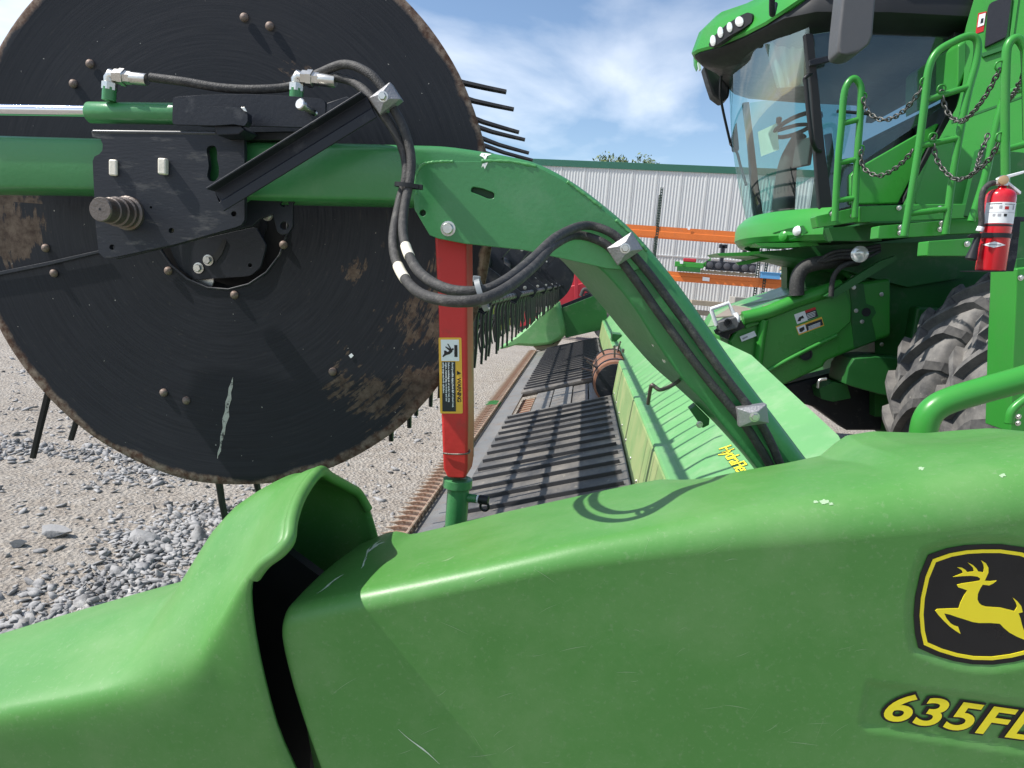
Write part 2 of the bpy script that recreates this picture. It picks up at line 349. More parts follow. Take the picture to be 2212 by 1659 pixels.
def gravel():
    rs = np.random.RandomState(3); shapes = [rock_verts(ICV, i, .36) for i in range(14)]; VV = []; FF = []; off = 0; n = 0
    def dens(x, y):
        b = noise.noise((x*1.3+3, y*1.3, 4.2))+.6*noise.noise((x*3.1, y*3.1, 8.1))
        # two windrows of loose stone either side of a bare, compacted track
        w2 = math.exp(-((x+1.98+.12*math.sin(y*2.1))/.36)**2)*sstep(4.5, 3.9, y)
        w1 = math.exp(-((y-4.62-.10*(x+3.3))/.46)**2)*sstep(-2.0, -2.6, x)
        w3 = .5*math.exp(-((y-2.35)/.35)**2)*sstep(-2.2, -2.6, x)
        return .035+.95*max(w1, w2, w3)*sstep(-.45, .12, b)+.10*sstep(.25, .5, b)
    while n < 15000:
        y = 1.7+7.5*rs.rand()**1.3; x = -.75-(.95*y+1.0)*rs.rand()
        if rs.rand() > dens(x, y): continue
        r = .009+.024*rs.rand()**2+(.030*rs.rand() if rs.rand() < .12 else 0)
        a = rs.rand()*6.283; c, s = math.cos(a), math.sin(a); S = shapes[rs.randint(14)]*r
        t = rs.normal()*.55; S = S @ np.array([[math.cos(t), 0, -math.sin(t)], [0, 1, 0], [math.sin(t), 0, math.cos(t)]])
        VV.append(S @ np.array([[c, s, 0], [-s, c, 0], [0, 0, 1]])+[x, y, gz(x, y)+r*.12]); FF.append(ICF+off); off += len(S); n += 1
    V = np.concatenate(VV); Fa = np.concatenate(FF); m = bpy.data.meshes.new('gravel'); m.vertices.add(len(V)); m.vertices.foreach_set('co', V.ravel())
    m.loops.add(Fa.size); m.loops.foreach_set('vertex_index', Fa.ravel()); m.polygons.add(len(Fa)); m.polygons.foreach_set('loop_start', np.arange(0, Fa.size, 3)); m.update(); m.validate(); m.materials.append(stone_m)
    link(bpy.data.objects.new('gravel', m), kind='stuff', label='loose grey crushed stone scattered over the bare yard', cat='gravel')
gravel()
for i, (u, v, s, lb) in enumerate([(128, 1162, .060, 'pale upright stone standing alone on the bare gravel track'), (38, 1185, .042, 'small dark pointed stone at the left edge beside the pale stone'),
        (590, 1135, .072, 'large rounded grey boulder half buried in the gravel behind the divider'), (310, 990, .058, 'long pale flat stone in the gravel band below the reel tines')]):
    if i == 2: u, v = 305, 1170
    p = PZ(u, v+8, 0.0); V = rock_verts(ICV2, 40+i, .8 if i < 2 else .6)*s
    part('rock', V, ICF2, stone_m, None, 25, M=Matrix.Translation((p.x, p.y, gz(p.x, p.y)+s*.35)), label=lb, cat='rock', group='larger stones in the yard')

# =================================================================== COMBINE HEADER
HD = thing('combine_header', (0, 6.6, .3), 'long green draper header with raised black reel, spanning the foreground to the yard', 'header')

# ---- side shield: one moulded skin over the near end of the header
YC, YB = .85, 1.18
zb = [(p.x, p.z) for p in [P(u, v, YB) for u, v in [(735, 1188), (800, 1163), (830, 1150), (852, 1143), (868, 1145), (890, 1151), (960, 1135), (1080, 1105), (1240, 1070), (1370, 1042), (1425, 1032), (1480, 1033), (1530, 1029), (1600, 1014), (1700, 996), (1770, 981), (1800, 955), (1825, 938), (1880, 929), (1990, 933), (2060, 927), (2130, 922), (2212, 930)]]]
zc = [(p.x, p.z) for p in [P(u, v, YC) for u, v in [(600, 1335), (775, 1298), (900, 1273), (1040, 1243), (1240, 1198), (1400, 1172), (1580, 1142), (1800, 1112), (2000, 1085), (2212, 1050)]]]
X0S, X1S = -.362, .80
KS = .085                                  # the side leans in towards the ground
def side_y(x, z): return YC+KS*max(0, interp(x, zc)-z)
def PS(u, v):
    y = YC
    for _ in range(5): p = P(u, v, y); y = side_y(p.x, p.z)
    return P(u, v, y)
# emblem and number recess, in (x, z) of the shield side
def emblem_outline(grow=0):
    """emblem outer edge in picture units, mirrored about its middle"""
    c = (2122, 1306)
    half = [(2122, 1176), (2085, 1178), (2045, 1185), (2005, 1199), (1988, 1240), (1977, 1290), (1974, 1330), (1977, 1370), (1984, 1400), (2020, 1416), (2060, 1428), (2100, 1435)]
    # right half: reflect through the vertical axis of the badge (slight perspective lean)
    right = [(2145, 1436), (2190, 1430), (2240, 1418), (2262, 1404), (2272, 1360), (2276, 1310), (2272, 1260), (2258, 1200), (2215, 1183), (2165, 1176)]
    o = half+right
    return [(c[0]+(a-c[0])*(1+grow), c[1]+(b-c[1])*(1+grow)) for a, b in o]
EO = [PS(u, v) for u, v in emblem_outline(.05)]
def inside(x, z, poly):
    r = False; j = len(poly)-1
    for i in range(len(poly)):
        a, b = poly[i], poly[j]
        if (a.z > z) != (b.z > z) and x < (b.x-a.x)*(z-a.z)/(b.z-a.z)+a.x: r = not r
        j = i
    return r
def polydist(x, z, poly):
    best = 9; q = Vector((x, z))
    for i in range(len(poly)):
        a = Vector((poly[i-1].x, poly[i-1].z)); b = Vector((poly[i].x, poly[i].z)); d = b-a; t = max(0, min(1, (q-a).dot(d)/d.length_squared)); best = min(best, (a+d*t-q).length)
    return best if not inside(x, z, poly) else -best
NB = [PS(u, v) for u, v in [(1878, 1478), (1862, 1560), (1870, 1572), (2330, 1642), (2330, 1540)]]
def relief(x, z):
    d = 0
    if x > .33:
        if -.52 < z-H < -.18: d += .0045*sstep(.006, -.003, polydist(x, z, EO))
        if z-H < -.33: d += .0035*sstep(.005, -.004, polydist(x, z, NB))
    return d
def build_shield():
    xs = [X0S+.0, X0S+.002, X0S+.006, X0S+.012]; x = X0S+.024
    while x < X1S: xs.append(x); x += .0035 if .36 < x < .60 else .012
    V = []; rows = []
    for x in xs:
        e = max(0, 1-(x-X0S)/.012); e = 1-math.sqrt(max(0, 1-e*e)); ins = .012*e     # rounded front end
        b_, c_ = interp(x, zb)-ins, interp(x, zc)-ins
        r = lerp(.024, .060, sstep(-.1, .6, x)); top = c_+.30*r; yb, yc = YB-ins, side_y(x, top-r)+ins
        hump = .03*sstep(.37, .45, x)
        prof = [(yb+.004, b_-.35), (yb+.004, b_-.10), (yb+.003, b_-.02), (yb, b_-.008), (yb-.006, b_-.001), (yb-.014, b_+.001)]
        for i in range(1, 9):
            t = i/8; y = lerp(yb-.014, yc+r, t); prof.append((y, lerp(b_+.001, top, sstep(0, 1, t)*.35+.65*t)+.006*math.sin(math.pi*t)-hump*math.sin(math.pi*min(1, t*1.4))*.35*(1-t)))
        for i in range(1, 9):
            q = math.pi/2*i/8; prof.append((yc+r-r*math.sin(q), top-r+r*math.cos(q)))
        z0 = top-r; nn = 130
        for i in range(1, nn+1):
            z = lerp(z0, .70, i/nn); prof.append((side_y(x, z)+ins, z))
        row = []
        for y, z in prof:
            rel = relief(x, z) if len(row) > 22 else 0
            sh = .048*(max(0, H-.50-z)/.18)**1.3*max(0, 1-(x-X0S)/.22) if len(row) > 20 else 0
            row.append(len(V)); V.append((x+min(sh, .07), y+rel, z))
        rows.append(row)
    Fc = []
    for a, b in zip(rows, rows[1:]):
        for i in range(len(a)-1): Fc.append((a[i], a[i+1], b[i+1], b[i]))
    Fc.append(tuple(rows[0]))
    o = part('side_shield', V, Fc, shield_g, HD, 60); return o
SH = build_shield()
def bvh_of(o): m = o.data; return BVHTree.FromPolygons([v.co[:] for v in m.vertices], [p.vertices[:] for p in m.polygons])
SHB = bvh_of(SH)
def hit(u, v, b, lift=.0008):
    r = ray(u, v).normalized(); p, n, i, d = b.ray_cast(CAM, r)
    if p is None: return None
    return p-r*lift
def drape(name, pts, b, mat, parent, lift=.0008, holes=()):
    """a thin film laid on a surface"""
    o = bpy.data.objects.new(name, poly_mesh(name, pts, holes, lambda u, v: hit(u, v, b, lift), None, mat)); return link(o, parent)
_e = [PS(2000, 1230), PS(2000, 1390), PS(2200, 1310)]
EN = (_e[1]-_e[0]).cross(_e[2]-_e[0]).normalized(); EN = EN if EN.y < 0 else -EN
def badge(name, pts, mat, lift, holes=()):
    return link(bpy.data.objects.new(name, poly_mesh(name, pts, holes, lambda u, v: PN(u, v, _e[0]-EN*.0030, EN)+EN*lift, -EN*.0006, mat)), SH)
EMB = badge('emblem', emblem_outline(0), logo_k, 0)
def shrink(pts, c, k): return [(c[0]+(a-c[0])*k, c[1]+(b-c[1])*k) for a, b in pts]
EC = (2122, 1306)
badge('emblem_border', shrink(emblem_outline(), EC, .918), yellow_l, .0008, [shrink(emblem_outline(), EC, .862)])
def zl(x, y): return ((3540+x/1.9512)/1.8228, (2100+y/1.9512)/1.8228)
deer = [(628, 206), (665, 228), (684, 262), (684, 300), (668, 335), (656, 362), (700, 366), (747, 362), (722, 382), (690, 398), (640, 392), (622, 420), (603, 462), (600, 505), (612, 532), (632, 550), (665, 562),
        (780, 570), (885, 596), (905, 560), (895, 530), (872, 492), (905, 518), (935, 555), (948, 603), (915, 612), (930, 650), (942, 700), (955, 740), (985, 775), (1030, 800), (1075, 830), (1100, 870), (1060, 850), (1010, 838), (960, 815), (900, 790), (845, 760), (800, 722), (772, 692),
        (700, 686), (610, 686), (560, 678), (500, 658), (440, 640), (390, 622), (345, 612), (362, 650), (395, 690), (425, 708), (452, 716), (470, 770), (430, 745), (385, 712), (340, 668), (300, 625), (276, 592), (290, 580), (380, 576), (456, 574), (470, 530), (495, 480), (522, 437), (490, 424), (452, 412), (443, 394), (480, 384), (560, 372), (618, 362), (622, 345), (600, 330), (550, 324), (490, 326), (440, 330), (412, 332), (450, 318), (488, 302), (480, 280), (443, 258), (480, 262), (510, 280), (522, 297), (572, 290), (565, 260), (525, 222), (565, 242), (592, 268), (607, 292), (645, 298), (650, 265), (645, 235)]
badge('emblem_deer', [zl(*p) for p in deer], yellow_l, .0008)
# number 635FD, drawn as heavy slanted strokes on its own plane
def number():
    o = PS(1898, 1553); e = PS(2178, 1593); t_ = PS(1930, 1490); xd = (e-o); L_ = xd.length; xd.normalize(); nn_ = xd.cross(t_-o).normalized(); nn_ = nn_ if nn_.y < 0 else -nn_; yd = nn_.cross(xd); yd = -yd if yd.z < 0 else yd
    sz = px(72, YC)/.70
    for nm, off, mt, lift in (('number_outline', .0040, logo_k, .0), ('number', .0012, yellow_l, .0008)):
        m = text_mesh('635FD', sz, off=off*1.0, shear=.25, space=1.06, res=5); m.materials.clear(); m.materials.append(mt)
        xsmax = max(v.co.x for v in m.vertices); k = (L_*1.33)/max(xsmax, .01)
        q = o+nn_*(lift-.0020); zd = xd.cross(yd)
        m.transform(Matrix(((xd.x*k, yd.x, zd.x, q.x), (xd.y*k, yd.y, zd.y, q.y), (xd.z*k, yd.z, zd.z, q.z), (0, 0, 0, 1))))
        link(bpy.data.objects.new(nm, m), SH)
number()
# scuffs and droppings on the shield top
def splat(name, u, v, r, mat, b, parent, seed):
    rs = random.Random(seed); pts = []
    for i in range(18):
        q = i/18*2*math.pi; k = r*(.55+.75*rs.random()); pts.append((u+k*1.3*math.cos(q), v+k*.8*math.sin(q)))
    if all(hit(*p, b) is not None for p in pts): drape(name, pts, b, mat, parent)
chalk = mk('dried_droppings', (.33, .48, .29), .85, var=.15, scale=300)
for i, (u, v, r) in enumerate([(1780, 1084, 7), (1795, 1088, 4), (2165, 1027, 5), (1990, 1012, 5), (1085, 1106, 6), (1070, 1110, 4), (1762, 1084, 4)]): splat('dropping_mark', u, v, r, chalk, SHB, SH, i)
scr = mk('white_scrape', (.62, .74, .58), .6, var=.2, scale=200)
for a, b in [((790, 1196), (822, 1166)), ((786, 1210), (800, 1180)), ((792, 1190), (830, 1170)), ((684, 1282), (742, 1240)), ((860, 1575), (950, 1650)), ((780, 1228), (792, 1205))]:
    d = Vector((b[0]-a[0], b[1]-a[1])); nrm = Vector((-d.y, d.x)).normalized()*1.6; k = 7; up = []; dn = []
    for i in range(k+1):
        t = i/k; c = Vector(a)+d*t+nrm*math.sin(t*7)*.8; ww = math.sin(math.pi*max(.04, min(.96, t)))*random.uniform(.5, 1.4); up.append((c.x+nrm.x*ww, c.y+nrm.y*ww)); dn.append((c.x-nrm.x*ww, c.y-nrm.y*ww))
    pts = up+dn[::-1]
    if all(hit(*p, SHB) is not None for p in pts): drape('scrape_mark', pts, SHB, scr, SH)

rs_ = random.Random(21); fine_scr = mk('fine_scratch', (.24, .37, .19), .6, var=.2, scale=100)
for k in range(46):
    u0, v0 = rs_.uniform(700, 2180), rs_.uniform(1180, 1650); ang = rs_.gauss(-.25, .5); ln_ = rs_.uniform(15, 70)
    if 1850 < u0 < 2212 and v0 > 1150: continue
    a_, b_ = (u0, v0), (u0+ln_*math.cos(ang), v0+ln_*math.sin(ang)); bow = rs_.uniform(-3, 3); wd = rs_.uniform(.35, .8); up = []; dn = []
    for i in range(6):
        t = i/5; x_, y_ = lerp(a_[0], b_[0], t), lerp(a_[1], b_[1], t)+bow*math.sin(math.pi*t); up.append((x_, y_-wd*(1-abs(2*t-1)*.8))); dn.append((x_, y_+wd*(1-abs(2*t-1)*.8)))
    pts = up+dn[::-1]
    if all(hit(*p, SHB) is not None for p in pts): drape('scratch_mark', pts, SHB, fine_scr, SH, .0006)

# ---- crop divider (front hood)
def build_divider():
    ridge = [(p.x, p.z) for p in [P(u, v, 1.0) for u, v in [(690, 1017), (625, 1040), (560, 1072), (515, 1102), (480, 1138), (450, 1185), (420, 1238), (392, 1284), (330, 1307), (200, 1342), (0, 1400), (-300, 1490), (-700, 1640)]]][::-1]
    crease = [(p.x, p.z) for p in [P(u, v, .838) for u, v in [(560, 1222), (545, 1245), (515, 1295), (480, 1352), (445, 1412), (400, 1447), (300, 1482), (150, 1512), (0, 1538), (-300, 1610), (-800, 1760)]]][::-1]
    # rear rim: where each rail of the skin ends
    rim = [P(660, 1700, .872), P(642, 1659, .868), P(600, 1560, .850), P(562, 1410, .832), P(546, 1300, .825), P(550, 1245, .822), P(572, 1216, .818), P(604, 1192, .818), P(624, 1166, .822), P(630, 1125, .85), P(645, 1080, .895), P(668, 1042, .945), P(692, 1018, .985),
           P(712, 1030, 1.07), P(752, 1052, 1.14), P(774, 1066, 1.18), P(795, 1100, 1.20), P(812, 1152, 1.21), P(835, 1250, 1.22), P(860, 1420, 1.22)]
    rows = []; n = 40
    xr = [p.x for p in rim]
    def sect(x):                                     # control points of the section at x, matching the rim order
        zr, zk = interp(x, ridge), interp(x, crease); zk = min(zk, zr-.03); zl_ = .55
        f = sstep(-.60, -.40, x)
        pts = [Vector((x, .915, zl_)), Vector((x, .895, lerp(zl_, zk, .25))), Vector((x, .866, lerp(zl_, zk, .5))), Vector((x, .842, lerp(zl_, zk, .78))), Vector((x, .833, lerp(zl_, zk, .93))), Vector((x, .834, zk-.004)),
               Vector((x, .843, lerp(zk, zr, .10))), Vector((x, .860, lerp(zk, zr, .24))), Vector((x, .884, lerp(zk, zr, .40))), Vector((x, .912, lerp(zk, zr, .56))), Vector((x, .94, lerp(zk, zr, .75))), Vector((x, .97, lerp(zk, zr, .91))), Vector((x, 1.0, zr)),
               Vector((x, 1.06, zr-.002)), Vector((x, 1.12, zr-.015)), Vector((x, 1.16, zr-.035)), Vector((x, 1.185, zr-.07)), Vector((x, 1.20, zr-.14)), Vector((x, 1.21, zr-.25)), Vector((x, 1.21, zl_))]
        return pts
    xs = [-1.9+1.1*i/10 for i in range(10)]+[-.8+.36*i/26 for i in range(27)]
    secs = [sect(x) for x in xs]
    last = secs[-1]
    for k in range(1, 9):
        t = k/8; s = t*t*(3-2*t)*.5+.5*t
        secs.append([Vector((lerp(a.x, b.x, t), lerp(a.y, b.y, s), lerp(a.z, b.z, s if i > 5 else t))) for i, (a, b) in enumerate(zip(last, rim))])
    V = []; m = None
    for s in secs:
        q = catmull(s, 3); m = len(q); V += q
    Fc = [(i*m+j, (i+1)*m+j, (i+1)*m+j+1, i*m+j+1) for i in range(len(secs)-1) for j in range(m-1)]
    o = part('crop_divider', V, Fc, shield_g, HD, 180)
    s = o.modifiers.new('shell', 'SOLIDIFY'); s.thickness = .007; s.offset = -1
    fixn(o)
    # rolled lip round the upper part of the opening
    rr = catmull(rim[5:17], 4)
    V2, F2 = sweep(rr, [.0085]*len(rr), 10); part('rolled_lip', V2, F2, shield_g, o, 60)
    return o
DV = build_divider()
DVB = bvh_of(DV)
for i, (u, v, r) in enumerate([(267, 1499, 3), (592, 1330, 2)]): splat('dropping_mark', u, v, r, chalk, DVB, DV, 30+i)

# added black plates: darken the divider gap and block light from below
V, Fc = prism([(-1.4, 1.04, .60), (-.385, 1.04, .60), (-.375, 1.04, 1.10), (-.44, 1.04, 1.14), (-.60, 1.04, 1.02), (-1.4, 1.04, .75)], (0, .02, 0)); fixn(part('divider_shade_plate', V, Fc, black_r, DV))
V, Fc = prism([(-1.3, .93, .58), (-.33, .93, .58), (-.33, .93, .60), (-1.3, .93, .60)], (0, .27, 0)); fixn(part('divider_light_block', V, Fc, black_r, DV))

# ---- reel arm
YA = 1.25
ARMO = [(-90, 288), (200, 296), (520, 303), (700, 306), (880, 311), (960, 314), (1040, 325), (1110, 338), (1170, 355), (1240, 393), (1310, 445), (1370, 498), (1425, 560), (1480, 630), (1540, 715), (1600, 800), (1680, 905), (1750, 998), (1800, 1065)]
ARMS = [(-90, 404), (200, 408), (520, 424), (700, 429), (880, 434), (960, 445), (1020, 470), (1080, 490), (1140, 510), (1200, 532), (1262, 556), (1315, 600), (1368, 664), (1420, 745), (1470, 815), (1518, 868), (1582, 945), (1650, 1030), (1700, 1095)]
ARMI = [(-90, 410), (200, 414), (520, 430), (700, 435), (880, 440), (950, 455), (1010, 482), (1070, 502), (1130, 520), (1170, 538), (1206, 556), (1255, 608), (1306, 668), (1355, 728), (1410, 790), (1470, 843), (1542, 912), (1616, 995), (1665, 1060)]
def build_arm():
    o_ = catmull([(a, b, 0) for a, b in ARMO], 4); s_ = catmull([(a, b, 0) for a, b in ARMS], 4); i_ = catmull([(a, b, 0) for a, b in ARMI], 4)
    V = []; n = len(o_)
    for k in range(n):
        f = sstep(28, 46, k)
        a, s, i = P(o_[k].x, o_[k].y, YA), P(s_[k].x, s_[k].y, YA), P(i_[k].x, i_[k].y, YA+lerp(.012, .075, f))
        mid = (a-s)*.5; up = (a-s).normalized(); fl = lerp(.014, .026, f)
        # rounded near edges, then the far flank
        V += [a+Vector((0, .095, 0))]+[a+Vector((0, fl*(1-math.sin(q_*math.pi/12)), 0))-up*fl*(1-math.cos(q_*math.pi/12)) for q_ in range(7)]+[s+up*.006, s+up*.0015+Vector((0, .0015, 0)), s+Vector((0, .006, 0)), i, i+Vector((0, lerp(.085, .03, f), 0))]
    m = 13
    Fc = [(i*m+j, i*m+(j+1) % m, (i+1)*m+(j+1) % m, (i+1)*m+j) for i in range(n-1) for j in range(m)]
    Fc += [tuple(range(m)), tuple(reversed(range((n-1)*m, n*m)))]
    o = part('reel_arm', V, Fc, arm_g, HD, 64); fixn(o); return o
ARM = build_arm()
ARMB = bvh_of(ARM)
GUS = [(921, 352), (960, 348), (1040, 348), (1100, 349), (1165, 362), (1215, 388), (1265, 422), (1320, 466), (1372, 515), (1400, 548), (1398, 572), (1372, 585), (1310, 580), (1230, 562), (1130, 540), (1000, 526), (945, 515), (928, 508), (895, 452), (893, 425), (902, 375), (908, 362)]
G = plate('gusset_plate', GUS, YA-.008, .0075, arm_g, ARM, holes=[circ(913, 460, 7), rnd([(1020, 403), (1045, 408), (1068, 417), (1068, 428), (1056, 430), (1035, 421), (1016, 414)], 5)], bev=.0012)
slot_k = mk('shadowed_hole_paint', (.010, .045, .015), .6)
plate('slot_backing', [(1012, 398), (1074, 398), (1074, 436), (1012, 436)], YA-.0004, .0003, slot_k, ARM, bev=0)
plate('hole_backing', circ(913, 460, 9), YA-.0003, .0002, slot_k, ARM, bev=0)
def weld(path, r=.0027, mat=None):
    pts = catmull([P(u, v, YA-.007) for u, v in path], 10); rad = [r*(1+.18*math.sin(i*2.1)+.12*math.sin(i*.9)) for i in range(len(pts))]
    V, Fc = sweep(pts, rad, 7); part('weld_bead', V, Fc, mat or weld_m, ARM, 80)
weld_m = mk('painted_weld', (.085, .30, .10), .35, var=.2, scale=60)
weld([(900, 420), (898, 385), (905, 365), (918, 354), (945, 350), (980, 349)]); weld([(1040, 348), (1100, 349), (1160, 360)]); weld([(1225, 392), (1262, 420), (1300, 449)]); weld([(1330, 475), (1370, 512), (1398, 543)])
def hexbolt_mesh(name, r, h, mat, dome=False, n=6):
    if dome: prof = [(0, r), (h*.35, r*.96), (h*.7, r*.72), (h*.92, r*.38), (h, r*.05)]; n = 14
    else: prof = [(0, r), (h*.8, r), (h, r*.86)]
    V, Fc = lathe_data((0, 0, 0), (0, 0, 1), prof, n)
    if not dome:
        V2, F2 = lathe_data((0, 0, 0), (0, 0, 1), [(0, r*1.35), (h*.16, r*1.35), (h*.18, r*1.2)], 16); V, Fc = join((V, Fc), (V2, F2))
    return mesh(name, V, Fc, mat, 35)
TOCAM = Matrix.Rotation(R(90), 4, 'X')          # local +Z -> -Y, towards the viewer
def at(p, rot=0): return Matrix.Translation(p) @ TOCAM @ Matrix.Rotation(rot, 4, 'Z')
big_pin = hexbolt_mesh('pin_head', px(12, YA), .008, steel, False, 20)
inst('pin_head', big_pin, ARM, at(P(968, 494, YA-.008)))
sm_bolt = hexbolt_mesh('bolt', .0085, .008, steel); rivet_me = hexbolt_mesh('rivet', px(9.5, 1.42), .008, rivet_m, True)
# bird lime on the gusset top
lime = mk('bird_lime', (.80, .82, .78), .7, var=.05)
b2 = bvh_of(G)
def lime_on(pts, bvh, par):
    q = [hit(u, v, bvh, .0012) for u, v in pts]
    if all(x is not None for x in q): link(bpy.data.objects.new('bird_lime', poly_mesh('bird_lime', pts, [], lambda u, v: hit(u, v, bvh, .0012), None, lime)), par)
lime_on([(1040, 330), (1050, 331), (1062, 333), (1052, 337), (1050, 343), (1047, 346), (1044, 340), (1036, 336)], ARMB, ARM)
lime_on([(1048, 352), (1054, 351), (1050, 359), (1047, 365), (1044, 358), (1040, 362), (1042, 354)], b2, ARM)
# wire rest and small nuts along the arm's lower edge
tube('wire_hook', [P(1470, 818, 1.28), P(1462, 826, 1.26), P(1440, 838, 1.24), P(1425, 842, 1.22), P(1415, 836, 1.22), P(1408, 832, 1.22), P(1404, 845, 1.23), P(1400, 872, 1.25)], .0035, worn, ARM, 8)
for u, v in [(1416, 742), (1439, 776)]: inst('nut', sm_bolt, ARM, at(P(u, v, 1.27)) @ Matrix.Scale(.6, 4))
plate('tab', [(1490, 885), (1503, 875), (1533, 905), (1532, 918), (1518, 925)], 1.31, .03, deep_g, ARM)
inst('nut', sm_bolt, ARM, at(P(1511, 917, 1.305)) @ Matrix.Scale(.55, 4))

# ---- dark mounting plate, shaft, latch, cover, cylinder
YM = 1.222
MP = [(197, 284), (300, 284), (462, 287), (500, 292), (527, 300), (528, 330), (528, 475), (521, 486), (508, 491), (380, 527), (245, 556), (225, 557), (213, 546), (206, 480), (200, 348), (204, 338), (214, 333), (221, 325), (222, 312), (217, 300), (200, 296)]
MPO = plate('mounting_plate', MP, YM, .010, black_s, ARM, holes=[rnd([(447, 318), (455, 314), (465, 315), (469, 328), (469, 345), (473, 362), (472, 382), (463, 393), (452, 391), (447, 380), (451, 360), (449, 340), (446, 328)], 4, 2), circ(505, 462, 6), circ(370, 498, 6), circ(242, 534, 6), circ(326, 448, 2.8), circ(496, 381, 6)], bev=.0016)
V, Fc = prism([P(196, 279, YM-.001), P(468, 282, YM-.001), P(468, 292, YM-.0015), P(196, 289, YM-.0015)], (0, .11, 0)); fixn(part('top_flange', V, Fc, mk('polished_black_edge', (.05, .052, .056), .28, var=.2, scale=30), ARM, 35, .004, 4))
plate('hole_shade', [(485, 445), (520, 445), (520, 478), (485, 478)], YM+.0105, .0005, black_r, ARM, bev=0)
plate('bracket_and_shade_strip', [(240, 552), (520, 482), (528, 440), (565, 420), (640, 430), (632, 440), (632, 490), (622, 505), (608, 508), (598, 500), (588, 462), (560, 474), (545, 488), (470, 506), (380, 530), (250, 560)], YM+.055, .008, black_p, ARM, holes=[circ(614, 440, 9, ry=6), circ(614, 487, 9, ry=8)])  # tab is a bracket; strip under the plate edge stands in for shade
sqb = lambda u, v, hgt: box('square_bolt', (P(u, v, YM)+Vector((0, -hgt/2, 0))), (px(19, YM), hgt, px(35, YM)), steel2, ARM, .003)
steel2 = mk('yellow_zinc_bolt', (.78, .73, .62), .5, .15, var=.12, scale=60, bump=.1)
sqb(248, 363, .007); sqb(357, 361, .012)
ps = P(278, 461, YM)
lathe('reel_shaft', ps, (0, -1, 0), [(-.16, .022), (0, .030), (.006, .030), (.008, .026), (.018, .027), (.019, .024), (.030, .024), (.031, .0255), (.035, .0255), (.036, .0225), (.052, .0225), (.053, .0205), (.074, .0205), (.0765, .019)], worn, ARM, 28, 25)
lathe('shaft_centre', ps, (0, -1, 0), [(.0755, .0022), (.0768, .0022)], black_r, ARM, 10)
# latch handle (bent flat bar)
LT = [(417, 240), (424, 232), (440, 230), (500, 231), (520, 234), (534, 244), (535, 262), (528, 272), (505, 268), (460, 271), (425, 270), (416, 258)]
plate('latch_handle', LT, 1.17, .016, black_p, ARM, bev=.004, r=3)
plate('latch_foot', [(462, 272), (520, 272), (528, 280), (515, 290), (468, 292)], 1.178, .05, black_p, ARM, bev=.002)
plate('latch_clip', [(520, 232), (528, 231), (534, 242), (527, 240)], 1.166, .004, steel, ARM, bev=.0005)
# cylinder on top of the beam
YH = 1.245
tube('cylinder_rod', [P(-80, 236, YH), P(195, 240, YH)], px(12, YH), chrome, ARM, 20, 1)
pA, pB = P(190, 243, YH), P(376, 246, YH); axh = (pB-pA); Lh = axh.length
lathe('cylinder_barrel', pA, axh, [(0, px(14, YH)), (.001, px(19, YH)), (.004, px(22.5, YH)), (Lh*.5, px(23, YH)), (Lh*2.3, px(23, YH))], arm_g, ARM, 24, 60)
CV = rnd([(373, 210), (440, 205), (530, 203), (620, 207), (695, 213), (703, 222), (703, 270), (690, 276), (560, 272), (372, 269)], 8)
plate('cylinder_cover', CV, 1.215, .006, black_p, ARM, holes=[circ(679, 244, 7)], bev=.002)
V, Fc = prism([P(384, 207, 1.217), P(530, 202.5, 1.217), P(692, 213, 1.217), P(692, 217, 1.217), P(530, 206, 1.217), P(384, 211, 1.217)], (0, .055, 0)); fixn(part('cover_top', V, Fc, black_p, ARM, 35))
lathe('cover_pin', P(672, 240, 1.216), (-.35, -1, .2), [(-.02, .006), (.022, .006), (.022, .0095), (.028, .0095), (.0295, .008)], steel, ARM, 18)
plate('arm_clamp', [(520, 285), (620, 283), (705, 285), (700, 302), (520, 302)], 1.24, .06, black_r, ARM, bev=.003)
# angle bracket carrying the hose clamp
def channel():
    a0, a1 = P(463, 410, 1.185), P(772, 218, 1.185)            # lower rail / upper end
    d = (a1-a0); ax = d.normalized(); nrm = Vector((ax.z, 0, -ax.x)); nrm = nrm if nrm.z < 0 else -nrm
    w = px(55, 1.17); prof = [(0, 0), (0, -.028), (.0035, -.028), (.0035, -.004), (w*.55, -.004), (w*.62, -.012), (w, -.012), (w, -.008), (w*.64, -.008), (w*.57, 0)]
    V = [a0+nrm*p+Vector((0, q, 0)) for p, q in prof]; return prism(V, d*1.06)
V, Fc = channel(); CH = fixn(part('hose_bracket', V, Fc, black_p, ARM, 35, .0012))
plate('bracket_plate', [(706, 222), (748, 208), (762, 216), (760, 232), (720, 258), (704, 262)], 1.215, .004, black_p, ARM)

